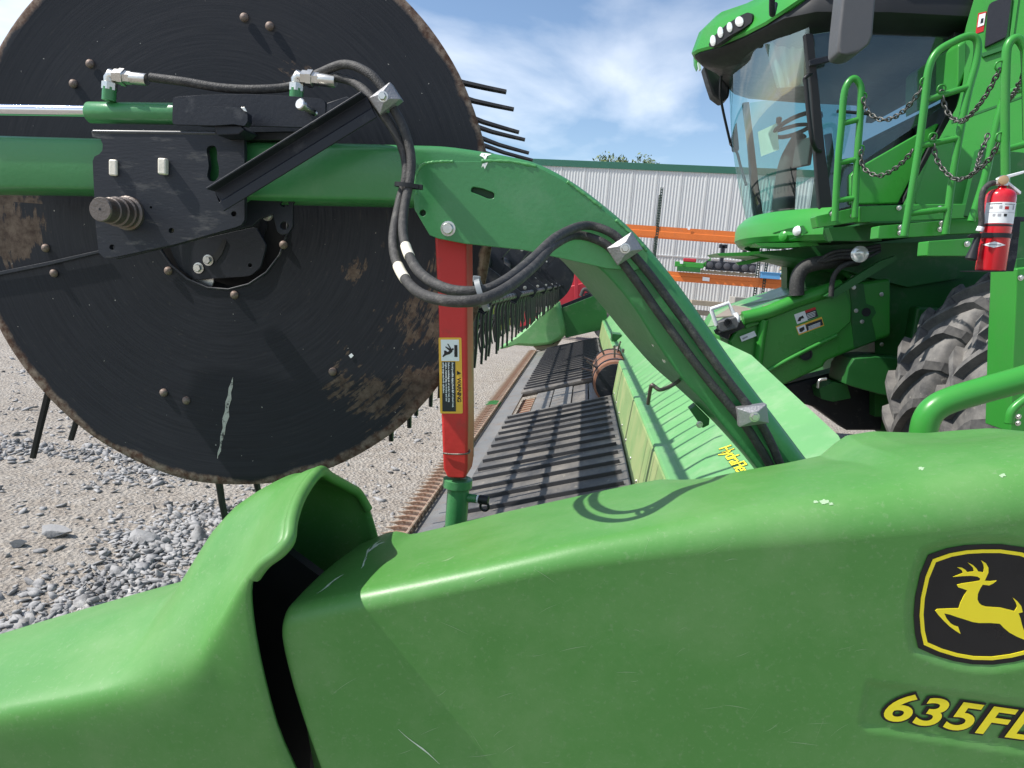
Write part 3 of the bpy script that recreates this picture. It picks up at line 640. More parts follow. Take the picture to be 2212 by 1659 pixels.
# ---- hoses and fittings
HA = [(325, 167, 1.23), (400, 177, 1.23), (480, 190, 1.235), (560, 193, 1.24), (630, 186, 1.252), (690, 158, 1.24), (745, 139, 1.215), (795, 157, 1.195), (828, 192, 1.19), (846, 228, 1.185), (870, 272, 1.18), (887, 330, 1.175), (886, 385, 1.165), (875, 440, 1.15), (870, 495, 1.11), (880, 543, 1.06), (908, 590, .98), (962, 623, .92), (1035, 629, .91), (1092, 606, .94), (1150, 560, 1.02), (1205, 510, 1.11), (1265, 487, 1.215), (1320, 503, 1.22), (1352, 534, 1.222), (1395, 582, 1.225), (1450, 655, 1.228), (1560, 805, 1.228), (1628, 893, 1.228), (1660, 945, 1.232), (1688, 1010, 1.24)]
HB = [(725, 167, 1.23), (762, 177, 1.22), (800, 208, 1.19), (822, 240, 1.185), (850, 280, 1.185), (872, 330, 1.185), (877, 380, 1.175), (862, 440, 1.16), (849, 515, 1.10), (860, 575, 1.04), (898, 627, .94), (960, 649, .885), (1035, 648, .88), (1095, 622, .92), (1150, 578, 1.0), (1195, 530, 1.09), (1245, 508, 1.215), (1300, 523, 1.22), (1335, 555, 1.222), (1385, 622, 1.228), (1440, 700, 1.228), (1520, 808, 1.228), (1605, 912, 1.228), (1640, 965, 1.232), (1672, 1020, 1.24)]
HOSES = []
for hp in (HA, HB):
    pts = catmull([P(*q) for q in hp], 8); V, Fc = sweep(pts, .0074, 12); HOSES.append((part('hydraulic_hose', V, Fc, rubber, HD, 80), pts))
def band(hose, u, v, length, rad, mat, name):
    o, pts = hose; r = ray(u, v).normalized()
    i = min(range(len(pts)), key=lambda k: ((pts[k]-CAM)-r*(pts[k]-CAM).dot(r)).length); a = max(0, i-length); b = min(len(pts)-1, i+length)
    V, Fc = sweep(pts[a:b+1], rad, 14); part(name, V, Fc, mat, o, 60)
band(HOSES[0], 880, 540, 2, .0080, tape_m, 'hose_tag'); band(HOSES[1], 864, 590, 2, .0080, tape_m, 'hose_tag')
def ring(name, c, axis, R0, r, mat, par, sy=1):
    axis = Vector(axis).normalized(); a = axis.orthogonal().normalized(); b = axis.cross(a); pts = [Vector(c)+a*R0*math.cos(q)+b*R0*sy*math.sin(q) for q in [2*math.pi*i/20 for i in range(21)]]
    V, Fc = sweep(pts, r, 8); return part(name, V, Fc, mat, par, 60)
def tie(u, v, Y, u2, v2, mat=None):
    c = P(u, v, Y); ax = P(u2, v2, Y)-c; pts = [c+q for q in []]
    ax.normalize(); s = ax.cross(Vector((0, 1, 0))); pp = []
    for i in range(25):
        q = 2*math.pi*i/24; pp.append(c+s*.020*math.cos(q)+Vector((0, 1, 0))*.0125*math.sin(q))
    V = []; Fc = []
    for p in pp:
        o = (p-c).normalized()*.0012
        V += [p-ax*.0035, p-ax*.0035+o, p+ax*.0035+o, p+ax*.0035]
    for i in range(24):
        for j in range(4): Fc.append((i*4+j, i*4+(j+1) % 4, i*4+4+(j+1) % 4, i*4+4+j))
    part('cable_tie', V, Fc, mat or black_r, HD, 40)
    V, Fc = boxd(c+s*.021, (.009, .007, .008)); part('tie_head', V, Fc, mat or black_r, HD, 35, .001)
tie(880, 401, 1.165, 878, 420); grey_tie = mk('grey_cable_tie', (.22, .24, .25), .5); tie(1041, 637, .90, 1062, 630, grey_tie)
def fitting(par, u, v, Y):
    """elbow fitting: post, block, swivel nut and crimped ferrule running right"""
    b = P(u, v+38, Y); c = P(u+2, v, Y); e = P(u+30, v+3, Y)
    up = (c-b).normalized(); rt = (e-c).normalized()
    lathe('port_boss', b-up*.012, up, [(0, .0115), (.022, .0115), (.023, .010)], arm_g, par, 16)
    lathe('hex_nut', b+up*.006, up, [(0, .0128), (.012, .0128), (.013, .011)], steel, par, 6)
    V, Fc = sweep([b+up*.016, c-up*.004, c+up*.002+rt*.003, c+rt*.010], [.0095, .0105, .011, .0105], 12); part('elbow', V, Fc, steel, par, 50)
    lathe('hex_nut', c+rt*.009, rt, [(0, .0125), (.009, .0125), (.010, .0145), (.019, .0145), (.020, .012), (.024, .010)], steel, par, 6)
    lathe('hex_nut', c+rt*.026, rt, [(0, .0078), (.006, .0078), (.0062, .011), (.013, .011), (.014, .010)], steel, par, 6)
    lathe('ferrule', c+rt*.038, rt, [(0, .0098), (.003, .0104), (.028, .0104), (.030, .0098)], steel, par, 14)
fitting(ARM, 236, 164, 1.23); fitting(ARM, 640, 167, 1.23)
def clamp(u, v, Y, ang, w=50, h=50, flat=False):
    c = P(u, v, Y); X_ = Vector((math.cos(ang), 0, math.sin(ang))); Z_ = Vector((-math.sin(ang), 0, math.cos(ang))); w, h = px(w, Y)/2, px(h, Y)/2
    f = lambda a, b, y: c+X_*a+Z_*b+Vector((0, y, 0))
    V = [f(-w, -h, .022), f(w, -h, .022), f(w, h, .022), f(-w, h, .022), f(-w, -h, .004), f(w, -h, .004), f(w, h, .004), f(-w, h, .004), f(-w*.30, -h*.5, -.006), f(w*.30, -h*.5, -.006), f(w*.30, h*.5, -.006), f(-w*.30, h*.5, -.006)]
    Fc = [(3, 2, 1, 0), (0, 1, 5, 4), (1, 2, 6, 5), (2, 3, 7, 6), (3, 0, 4, 7), (4, 5, 9, 8), (5, 6, 10, 9), (6, 7, 11, 10), (7, 4, 8, 11), (8, 9, 10, 11)]
    o = fixn(part('hose_clamp', V, Fc, cast, HD, 25, .0012)); inst('clamp_bolt', clampbolt, o, at(c+Vector((0, -.0058, 0)), .3)); return o
clampbolt = hexbolt_mesh('clamp_bolt', px(8, 1.2), .007, steel)
clamp(830, 211, 1.165, R(38), 56, 42); clamp(1350, 537, 1.205, R(38), 62, 44); clamp(1628, 899, 1.205, R(14), 62, 42)

# ---- safety stop (red) and lift cylinder below
YR = 1.285
def stop():
    f = [(940, 500), (1003, 500), (1004, 700), (1006, 900), (1005, 1033), (966, 1031), (956, 1012), (950, 780), (945, 640)]
    o = plate('safety_stop', [(938, 500), (1007, 500), (1009, 700), (1011, 900), (1010, 1012), (1006, 1034), (966, 1033), (957, 1014), (951, 850), (946, 660)], YR, .075, red_m, HD, bev=.006, seg=3)
    return o
ST = stop()
V, Fc = prism([P(1007.5, 515, YR+.008), P(1010, 700, YR+.008), P(1012, 900, YR+.008), P(1011.5, 1005, YR+.008), P(1008, 1005, YR+.008), P(1008, 900, YR+.008), P(1006, 700, YR+.008), P(1004, 515, YR+.008)], (0, .068, 0)); fixn(part('stop_flank', V, Fc, red_side, ST))
tube('lock_wire', [P(957, 979, YR-.003), P(975, 981, YR-.004), P(1000, 981, YR-.004), P(1013, 978, YR+.004), P(1014, 972, YR+.02)], .0018, worn, ST, 6)
lathe('stop_cap', P(988, 1052, YR+.03), (0, 0, 1), [(0, .0275), (.001, .0285), (.016, .0285), (.017, .027)], arm_g, ST, 24)
pc0 = P(990, 1052, YR+.03); lathe('lift_cylinder', pc0+Vector((.002, 0, -.30)), (-.006, 0, 1), [(0, .0215), (.30, .0215)], arm_g, HD, 24)
pp = P(1003, 1074, YR+.03); LC = lathe('cylinder_port', pp, (1, -.1, 0), [(0, .0085), (.024, .0085), (.0245, .006), (.030, .006)], arm_g, HD, 14)
lathe('port_cap', pp+Vector((.029, -.003, 0)), (1, -.1, 0), [(0, .008), (.002, .009), (.018, .009), (.019, .008)], black_r, LC, 14)
ring('cap_loop', pp+Vector((.041, -.003, -.013)), (0.2, 1, 0), .0085, .0026, black_r, LC)
ring('port_washer', pp+Vector((.0265, -.0025, 0)), (1, -.1, 0), .006, .0022, white_m, LC)
# warning decal on the stop
def D4(x, y): return ((1680+x/4.608)/1.8228, (1300+y/4.608)/1.8228)
YD = YR-.0006
DEC = plate('warning_decal', rnd([D4(215, 135), D4(630, 135), D4(655, 1512), D4(245, 1512)], 3), YD, .0005, amber, ST, bev=0)
plate('decal_pictogram', [D4(255, 172), D4(583, 172), D4(590, 560), D4(268, 560)], YD-.0006, .0005, white_m, ST, bev=0)
plate('decal_text_panel', [D4(275, 572), D4(517, 572), D4(530, 1475), D4(285, 1475)], YD-.0006, .0005, navy, ST, bev=0)
for nm, pts in (('pictogram_block', [(500, 270), (557, 270), (560, 488), (503, 485)]), ('pictogram_figure', [(286, 478), (318, 425), (315, 370), (345, 372), (378, 395), (410, 375), (338, 310), (345, 293), (420, 335), (380, 262), (372, 248), (392, 248), (430, 310), (468, 368), (465, 392), (420, 435), (350, 455), (300, 490)]), ('pictogram_head', circ(474, 346, 19, 10))):
    plate(nm, [D4(*p) for p in pts], YD-.0012, .0005, logo_k, ST, bev=0)
dn = (P(*D4(585, 1350), YD)-P(*D4(580, 880), YD)); o = P(*D4(553, 868), YD-.0009); rt = P(*D4(650, 868), YD-.0009)-o
text('warning_lettering', 'WARNING', o, dn.normalized(), rt.normalized(), logo_k, ST, size=rt.length*1.02, off=.0003, space=.86)
plate('warning_triangle', [D4(548, 735), D4(550, 815), D4(625, 782)], YD-.0009, .0004, logo_k, ST, bev=0)
tx = ['Avoid possible injury from fall of raised reel.', 'Before servicing on or under reel, stop', 'engine, remove key, set brake and use', 'safety stops on both cylinders.']
for body, x0 in zip(tx, (455, 385, 338, 288)):
    o = P(*D4(x0, 585), YD-.0009); text('decal_lettering', body, o, dn.normalized(), rt.normalized(), white_m, ST, size=rt.length*.47, space=1.0, res=1, off=.00015)

# ---- reel: end disc, bats, tines, tube
YDISC = 1.42
RC = Vector((-.756, YDISC, H+.069)); RR = .5655
def disc_mat():
    m = bpy.data.materials.new('scuffed_reel_disc'); m.use_nodes = True; t = m.node_tree; b = t.nodes['Principled BSDF']; L = t.links.new
    tc = N('ShaderNodeTexCoord', t); v = N('ShaderNodeVectorMath', t, operation='SUBTRACT'); L(tc.outputs['Object'], v.inputs[0]); v.inputs[1].default_value = RC
    ln = N('ShaderNodeVectorMath', t, operation='LENGTH'); L(v.outputs[0], ln.inputs[0]); rad = ln.outputs['Value']
    s = N('ShaderNodeSeparateXYZ', t); L(v.outputs[0], s.inputs[0]); at2 = N('ShaderNodeMath', t, operation='ARCTAN2'); L(s.outputs[2], at2.inputs[0]); L(s.outputs[0], at2.inputs[1])
    def comb(kr, ka):
        a = N('ShaderNodeMath', t, operation='MULTIPLY'); L(rad, a.inputs[0]); a.inputs[1].default_value = kr
        c = N('ShaderNodeMath', t, operation='MULTIPLY'); L(at2.outputs[0], c.inputs[0]); c.inputs[1].default_value = ka
        q = N('ShaderNodeCombineXYZ', t); L(a.outputs[0], q.inputs[0]); L(c.outputs[0], q.inputs[1]); return q.outputs[0]
    def nz(vec, sc_, d=6, r=.6):
        n = N('ShaderNodeTexNoise', t); L(vec, n.inputs['Vector']); n.inputs['Scale'].default_value = sc_; n.inputs['Detail'].default_value = d; n.inputs['Roughness'].default_value = r; return n.outputs[0]
    def mr(x, a, bb, c=0, d=1):
        r = N('ShaderNodeMapRange', t); L(x, r.inputs[0]); r.inputs[1].default_value = a; r.inputs[2].default_value = bb; r.inputs[3].default_value = c; r.inputs[4].default_value = d; return r.outputs[0]
    def ma(op, a, bb):
        n = N('ShaderNodeMath', t, operation=op)
        for i, q in enumerate((a, bb)):
            if isinstance(q, (int, float)): n.inputs[i].default_value = q
            else: L(q, n.inputs[i])
        return n.outputs[0]
    def mix(f, a, bb):
        x = N('ShaderNodeMix', t, data_type='RGBA'); L(f, x.inputs[0])
        for i, q in ((6, a), (7, bb)):
            if isinstance(q, tuple): x.inputs[i].default_value = (*q, 1)
            else: L(q, x.inputs[i])
        return x.outputs[2]
    circn = nz(comb(260, 3), 1, 4); big = nz(v.outputs[0], 5, 8, .65); fine = nz(v.outputs[0], 45, 6, .7); streak = nz(comb(90, 7), 1, 6, .7)
    c = mix(mr(circn, .35, .7), (.010, .012, .017), (.019, .021, .027))
    c = mix(ma('MULTIPLY', mr(streak, .60, .78), mr(big, .4, .62)), c, (.055, .050, .045))
    # worn bare patches: lower right of the disc, right rim and left flank
    def blob(x, z, r0, r1):
        d = N('ShaderNodeVectorMath', t, operation='DISTANCE'); L(v.outputs[0], d.inputs[0]); d.inputs[1].default_value = (x, 0, z)
        return mr(d.outputs['Value'], r0, r1, 1, 0)
    wear = ma('MAXIMUM', ma('MAXIMUM', blob(.41, -.34, .05, .24), blob(.50, -.16, .04, .22)), ma('MAXIMUM', ma('MULTIPLY', blob(-.47, -.05, .04, .13), 1.25), blob(.29, -.09, .0, .05)))
    wear = ma('MAXIMUM', wear, ma('MULTIPLY', blob(.16, .28, .0, .07), .8))
    wmask = mr(ma('ADD', ma('MULTIPLY', wear, .25), ma('ADD', ma('MULTIPLY', streak, .55), ma('MULTIPLY', nz(comb(9, 4), 1, 5, .6), .6))), .765, .80)
    rustc = mix(mr(fine, .35, .65), (.040, .024, .017), (.125, .093, .070))
    c = mix(wmask, c, rustc)
    rim = mr(ma('ADD', rad, ma('MULTIPLY', ma('SUBTRACT', big, .5), .07)), .5655-.020, .5655-.013)
    c = mix(rim, c, mix(mr(fine, .4, .62), (.075, .040, .028), (.22, .17, .135)))
    chips = nz(v.outputs[0], 120, 2, .5); c = mix(mr(chips, .76, .775), c, (.30, .29, .27))
    L(c, b.inputs['Base Color']); b.inputs['Specular IOR Level'].default_value = .2; L(ma('ADD', mr(circn, .3, .7, .40, .52), ma('MULTIPLY', rim, .3)), b.inputs['Roughness'])
    bp = N('ShaderNodeBump', t); L(ma('ADD', circn, fine), bp.inputs['Height']); bp.inputs['Strength'].default_value = .06; bp.inputs['Distance'].default_value = .004; L(bp.outputs[0], b.inputs['Normal'])
    return m
dm = disc_mat()
def disc_point(r, q, dy=0): return RC+Vector((r*math.cos(q), dy, r*math.sin(q)))
def reel_disc():
    V = []; Fc = []; n = 144; prof = [(.147, .0), (.16, 0), (.25, 0), (.40, -.001), (RR-.02, -.002), (RR-.006, -.004), (RR, -.001), (RR, .006), (RR-.02, .008), (.25, .008), (.147, .006)]
    for r, y in prof:
        for j in range(n):
            q = 2*math.pi*j/n; wob = .003*noise.noise((math.cos(q)*4, math.sin(q)*4, 3))*(1 if r > .5 else 0)
            V.append(disc_point(r+wob, q, y+.004*noise.noise((math.cos(q)*1.5, math.sin(q)*1.5, r))))
    k = len(prof)
    for i in range(k):
        for j in range(n): a = (j+1) % n; b = (i+1) % k; Fc.append((i*n+j, i*n+a, b*n+a, b*n+j))
    return fixn(part('reel_disc', V, Fc, dm, HD, 40))
RD = reel_disc()
for u, v in [(528, 38), (583, 57), (195, 138), (159, 181), (99, 536), (117, 590), (364, 585), (613, 529), (507, 637), (354, 848), (403, 865), (719, 803), (578, 465)]: inst('rivet', rivet_me, RD, at(P(u, v, YDISC-.002)))
# overlapping leaf of the disc: a thin upper plate whose edge shows as a seam at the left
seam = [(-60, 606), (100, 574), (216, 546), (216, 540), (100, 566), (-60, 598)]
plate('disc_seam', seam, YDISC-.007, .004, black_s, RD, bev=.0008)
# scratch of bare metal and a speck of tape
plate('scratch_mark', [(503, 814), (503, 835), (499, 848), (500, 862), (494, 880), (495, 900), (488, 918), (485, 940), (479, 955), (477, 975), (471, 985), (468, 1010), (470, 978), (475, 962), (476, 940), (481, 925), (480, 905), (486, 888), (487, 868), (492, 855), (494, 838), (499, 826)], YDISC-.0042, .0004, mk('bare_scratch', (.42, .42, .38), .6, .2, var=.4, scale=90, dirt=[((.05, .05, .05), .52, .62, 60)]), RD, bev=0)
plate('tape_speck', [(753, 768), (759, 763), (764, 768), (758, 774)], YDISC-.0042, .0004, white_m, RD, bev=0)
# hub parts seen inside the ring
lathe('hub_bearing', RC+Vector((-.0, .05, 0)), (0, -1, 0), [(-.05, .19), (-.03, .19), (-.028, .142), (-.018, .13), (-.01, .06), (.0, .05)], black_r, RD, 40)
plate('hub_bracket', rnd([(365, 530), (440, 515), (552, 490), (575, 530), (562, 578), (540, 596), (520, 598), (420, 604), (385, 580)], 8), YDISC+.012, .006, black_p, RD, holes=[circ(540, 573, 4.5)])
for u, v, y_ in [(429, 579, YDISC+.010), (578, 465, YDISC-.004), (450, 562, YDISC+.010)]: inst('hub_nut', sm_bolt, RD, at(P(u, v, y_)))
plate('hub_slot', rnd([(455, 556), (470, 540), (483, 515), (490, 520), (480, 548), (466, 566)], 3), YDISC+.0105, .001, black_r, RD, bev=0)
lathe('hub_washer', P(440, 603, YDISC+.03), (0, -1, 0), [(0, .024), (.004, .024)], steel, RD, 20)
ring('hub_rim', RC+Vector((0, -.002, 0)), (0, 1, 0), .1475, .0024, black_s, RD)
# far structure of the reel
YFAR = 11.7
reel_black = mk('reel_black_paint', (.017, .019, .026), .42, var=.3, scale=6, dirt=[((.08, .075, .07), .55, .8, 8)])
tube('reel_tube', [RC+Vector((0, .06, 0)), Vector((RC.x, YFAR, RC.z))], .075, reel_black, HD, 20, 1)
RB = .42
BATS = [(-26, (-.08, -1.0), .0), (46, (1.0, -.06), 0), (118, (.9, .5), 0), (217, (-.56, -.83), 0), (276, (-.42, -1), 0)]
def tine_mesh(d):
    dv = Vector((d[0], 0, d[1])).normalized(); sd = Vector((-dv.z, 0, dv.x)); L_ = .36 if d[0] < -.5 else .27
    # leaves the bat with a knuckle, then a long slightly curved finger
    side = -1 if d[0] < 0 else 1
    pts = [Vector((0, 0, 0)), dv*.02+sd*.022*side, dv*.055+sd*.030*side, dv*.12+sd*.022*side, dv*.18+sd*.010*side, dv*L_-sd*(.05*side if d[0] < -.3 else 0)]
    pts = catmull(pts, 2); V, Fc = sweep(pts, [(.0135-.006*i/(len(pts)-1) if d[0] < -.3 else .0115-.006*i/(len(pts)-1)) for i in range(len(pts))], 6); V2, F2 = lathe_data((0, -.014, 0), (0, 1, 0), [(0, .019), (.028, .019)], 8)
    V, Fc = join((V, Fc), (V2, F2)); return mesh('tine', V, Fc, tine_m, 50)
tine_m = mk('reel_tine_plastic', (.014, .0145, .016), .38, var=.2, scale=20, dirt=[((.06, .055, .05), .55, .8, 20)])
for bi, (ang, d, _) in enumerate(BATS):
    q = R(ang); c = RC+Vector((RB*math.cos(q), 0, RB*math.sin(q)))
    bat = tube('tine_bar', [Vector((c.x, 1.46, c.z)), Vector((c.x, YFAR, c.z))], .017, reel_black, HD, 10, 1)
    # thin sheet slat along the bar
    tm = tine_mesh(d); n_ = 0; y = 1.50
    lim = {0: YFAR, 1: YFAR, 2: 3, 3: 4, 4: YFAR}[bi]
    while y < lim:
        inst('tine', tm, bat, Matrix.Translation((c.x, y+random.uniform(-.004, .004), c.z)) @ Matrix.Rotation(random.uniform(-.05, .05), 4, 'Y')); y += .152 if bi else .145
# star plates holding the bars, with bolted arms, and the tilt cylinders
bolt_far = hexbolt_mesh('bolt', .010, .008, steel)
for k, y in enumerate([2.7, 3.9, 5.2, 6.6, 8.0, 9.4, 10.8]):
    V = []; 
    hub, Fh = lathe_data((RC.x, y-.012, RC.z), (0, 1, 0), [(0, .16), (.024, .16)], 24)
    ds = [(hub, Fh)]
    for ang, d, _ in BATS:
        q = R(ang); a = Vector((math.cos(q), 0, math.sin(q))); s = Vector((-a.z, 0, a.x)); c = Vector((RC.x, y, RC.z))
        p4 = [c+a*.12-s*.075, c+a*(RB+.03)-s*.035, c+a*(RB+.03)+s*.035, c+a*.12+s*.075]; ds.append(prism([p-Vector((0, .008, 0)) for p in p4], (0, .016, 0)))
        ds.append(prism([p4[0]-Vector((0, .035, 0)), p4[1]-Vector((0, .035, 0)), p4[1]-Vector((0, .035, 0))+s*.006, p4[0]-Vector((0, .035, 0))+s*.006], (0, .035, 0)))
    V, Fc = join(*ds); sp = fixn(part('reel_spider', V, Fc, reel_black, HD, 35))
    for ang, d, _ in BATS[:2]+BATS[4:]:
        q = R(ang)
        for rr_ in (.22, .36): inst('bolt', bolt_far, sp, at(Vector((RC.x+rr_*math.cos(q), y-.012, RC.z+rr_*math.sin(q)))))
for y in (2.05, 2.45): lathe('reel_ring_guard', Vector((RC.x+.20, y, RC.z-.10)), (0, 1, 0), [(0, .085), (.01, .10), (.13, .10), (.14, .085)], mk('grey_guard_%d' % int(y*100), (.20, .20, .205), .4, .4), HD, 28)
lathe('far_reel_disc', Vector((RC.x, YFAR, RC.z)), (0, 1, 0), [(0, RR), (.012, RR)], reel_black, HD, 64)

# ---- deck: cutterbar, belts, feed drum, back sheets
XCB, ZCB = -.71, H-1.235
XBF, ZBF, XBR, ZBR = -.555, H-1.19, .30, H-.93
YE = 12.0
V, Fc = prism([(XCB-.03, 1.25, ZCB-.03), (XCB+.03, 1.25, ZCB-.012), (XBF+.02, 1.25, ZBF-.02), (XBF+.02, 1.25, ZBF-.05), (XCB-.02, 1.25, ZCB-.06)], (0, YE-1.25, 0)); CB = fixn(part('cutterbar', V, Fc, strip_m, HD, 35))
V, Fc = prism([(-.07, 0, -.010), (.045, 0, -.010), (.045, .006, .012), (-.02, .006, .018)], (0, .001, 0))
# guard finger: tapered point with a broad base
GV = [(-.105, 0, -.002), (-.03, -.012, -.014), (-.03, .012, -.014), (-.03, .012, .014), (-.03, -.012, .014), (.035, -.014, -.014), (.035, .014, -.014), (.035, .014, .012), (.035, -.014, .012)]
GF = [(0, 2, 1), (0, 3, 2), (0, 4, 3), (0, 1, 4), (1, 2, 6, 5), (2, 3, 7, 6), (3, 4, 8, 7), (4, 1, 5, 8), (5, 6, 7, 8)]
gme = mesh('guard', GV, GF, rust, 30)
KV = [(-.055, 0, 0), (.02, -.036, 0), (.02, .036, 0), (-.055, 0, .004), (.02, -.036, .004), (.02, .036, .004)]; KF = [(0, 2, 1), (3, 4, 5), (0, 1, 4, 3), (1, 2, 5, 4), (2, 0, 3, 5)]
kme = mesh('knife_section', KV, KF, mk('dark_knife_steel', (.12, .075, .055), .6, .4, var=.4, scale=30), 30)
y = 1.9; i = 0
gg = mk('green_guard_paint', (.05, .24, .06), .5); gme2 = gme.copy(); gme2.materials.clear(); gme2.materials.append(gg)
while y < YE-.1:
    inst('guard', gme2 if i in (62, 63, 64) else gme, CB, Matrix.Translation((XCB-.035, y, ZCB-.006)) @ Matrix.Rotation(random.uniform(-.06, .06), 4, 'Z'))
    inst('knife_section', kme, CB, Matrix.Translation((XCB-.03, y+.038, ZCB-.004))); y += .0762; i += 1
tube('knife_back', [Vector((XCB-.005, 1.3, ZCB+.012)), Vector((XCB-.005, YE-.1, ZCB+.012))], .008, rust, CB, 6, 1)
sl_ = (ZBR-ZBF)/(XBR-XBF)
def belt(y0, y1, name, tip):
    t = Vector((0, 0, 0)); rows = []
    prof = [(y0+.03, -.07), (y0+.005, -.055), (y0, -.035), (y0+.005, -.012), (y0+.035, 0), (y1-.035, 0), (y1-.005, -.012), (y1, -.035), (y1-.005, -.055), (y1-.03, -.07)]
    V = []; n = 6
    for k in range(n+1):
        x = lerp(XBF, XBR, k/n); z = lerp(ZBF, ZBR, k/n)
        for y, dz in prof: V.append((x, y, z+dz+.002*noise.noise((x*3, y*2, 0))))
    m = len(prof); Fc = [(k*m+j, (k+1)*m+j, (k+1)*m+j+1, k*m+j+1) for k in range(n) for j in range(m-1)]+[tuple(range(m)), tuple(reversed(range(n*m, n*m+m)))]
    o = fixn(part(name, V, Fc, belt_m, HD, 50))
    d = Vector((XBR-XBF-.05, 0, (ZBR-ZBF)-.05*sl_)); up = Vector((-sl_, 0, 1)).normalized()
    c0 = Vector((XBF+.02, 0, ZBF+.02*sl_))
    cv, cf = prism([c0+Vector((0, -.012, 0)), c0+Vector((0, -.007, 0))+up*.018, c0+Vector((0, .007, 0))+up*.018, c0+Vector((0, .012, 0))], d); cme = mesh('slat', cv, cf, cleat_m, 35)
    # flat patches between slats: moulded strip beside each slat
    y = y0+.10
    while y < y1-.04:
        inst('slat', cme, o, Matrix.Translation((0, y, 0))); y += .205
    return o
belt(1.35, 5.95, 'draper_belt', 0); belt(7.24, 11.95, 'draper_belt', 0)
# centre feed section, lower than the side belts
fz = lambda x: ZBF+(x-XBF)*sl_-.12
V = []; 
box('feed_deck', ((XBF+XBR)/2, 6.6, fz((XBF+XBR)/2)-.02), (XBR-XBF, 1.7, .03), strip_m, HD, .003, Matrix.Rotation(-math.atan(sl_), 4, 'Y'))
for k, (xa, xb, mt, hz) in enumerate([(-.53, -.40, tan_m, .03), (-.38, -.22, strip_m, .07), (-.21, -.03, strip_m, .075), (-.02, .12, belt_m, .07), (.13, .27, strip_m, .07)]):
    V, Fc = prism([(xa, 5.97, fz(xa)), (xb, 5.97, fz(xb)), (xb, 5.97, fz(xb)+hz), (xa, 5.97, fz(xa)+hz)], (0, 1.24, 0)); o = fixn(part('feed_plate', V, Fc, mt, HD, 35, .006))
for k in range(9):
    V, Fc = prism([(-.525, 6.03+k*.13, fz(-.525)+.031), (-.405, 6.03+k*.13, fz(-.405)+.031), (-.405, 6.03+k*.13, fz(-.405)+.038), (-.525, 6.03+k*.13, fz(-.525)+.038)], (0, .022, 0)); part('feed_rib', V, Fc, drum_m, HD, 35)
dc = Vector((.335, 6.05, H-.85)); FD = lathe('feed_drum', dc, (0, 1, 0), [(0, .15), (.01, .19), (1.15, .19), (1.16, .15)], drum_m, HD, 36)
lathe('drum_end', dc+Vector((0, -.03, 0)), (0, 1, 0), [(0, .10), (.002, .17), (.05, .17), (.052, .15)], black_s, FD, 36)
for k, y in enumerate((.16, .62, 1.06)): lathe('drum_band', dc+Vector((0, y-.02, 0)), (0, 1, 0), [(0, .192), (.002, .198), (.05, .198), (.052, .192)], black_s if k % 2 == 0 else worn, FD, 32)
for k, (y, q) in enumerate([(.2, 150), (.45, 170), (.7, 120), (.95, 160), (.3, 95), (.85, 80), (.6, 195), (.15, 60)]):
    a = Vector((math.cos(R(q)), 0, math.sin(R(q)))); tube('drum_finger', [dc+Vector((0, y, 0))+a*.15, dc+Vector((0, y, 0))+a*.30], .009, worn, FD, 7, 1)
# back wall below the ridge, ridge flange, sloping top sheet
XR, ZR = .345, H-.648
def strips(name, pts, mat, th, y0=1.22, y1=YE, n=1, gap=(None, None)):
    V, Fc = prism([(a, y0, b) for a, b in pts], (0, y1-y0, 0)); return fixn(part(name, V, Fc, mat, HD, 35, .003))
pw = [(XBR+.005, ZBR-.10), (XBR+.012, ZBR+.03), (XR-.012, ZR-.012), (XR, ZR), (XR+.012, ZR-.004), (XR, ZR-.03), (XBR+.04, ZBR-.10)]
bk1 = strips('back_panel', pw, back_g, 0, 1.22, 5.93); strips('back_panel', pw, back_g, 0, 7.27, YE)
strips('ridge_flange', [(XR-.012, ZR), (XR-.005, ZR+.012), (XR+.055, ZR+.020), (XR+.055, ZR+.010), (XR+.0, ZR+.002)], sheet_g, 0, 1.22, 5.93)
strips('ridge_flange', [(XR-.012, ZR), (XR-.005, ZR+.012), (XR+.055, ZR+.020), (XR+.055, ZR+.010), (XR+.0, ZR+.002)], sheet_g, 0, 7.27, YE)
TS = [(1.22, .56, H-.50), (1.6, .68, H-.45), (2.19, .80, H-.403), (3.40, .80, H-.285), (5.0, .78, H-.27), (5.95, .74, H-.28), (7.2, .72, H-.30), (9, .62, H-.38), (YE, .55, H-.42)]
def top_sheet():
    V = []; 
    for y, x, z in TS: V += [(XR+.040, y, ZR+.016), (x, y, z), (x+.02, y, z-.02), (x+.02, y, z-.5)]
    n = len(TS); Fc = [f_ for i in range(n-1) for j in range(3) for f_ in ((i*4+j, i*4+j+1, i*4+5+j), (i*4+j, i*4+5+j, i*4+4+j))]+[(0, 1, 2, 3)]
    return fixn(part('top_sheet', V, Fc, sheet_g, HD, 40))
TSO = top_sheet()
TSB = bvh_of(TSO)
# opening bracket at the centre
box('frame_bracket', (.39, 7.9, H-.60), (.10, .30, .10), deep_g, HD, .006); box('frame_bracket', (.36, 5.9, H-.55), (.02, .05, .03), worn, HD, .003)
for y in np.arange(1.9, 5.9, .42): inst('bolt', sm_bolt, bk1, Matrix.Translation((XBR+.016, y, ZBR+.05)) @ Matrix.Rotation(R(-80), 4, 'Y'))
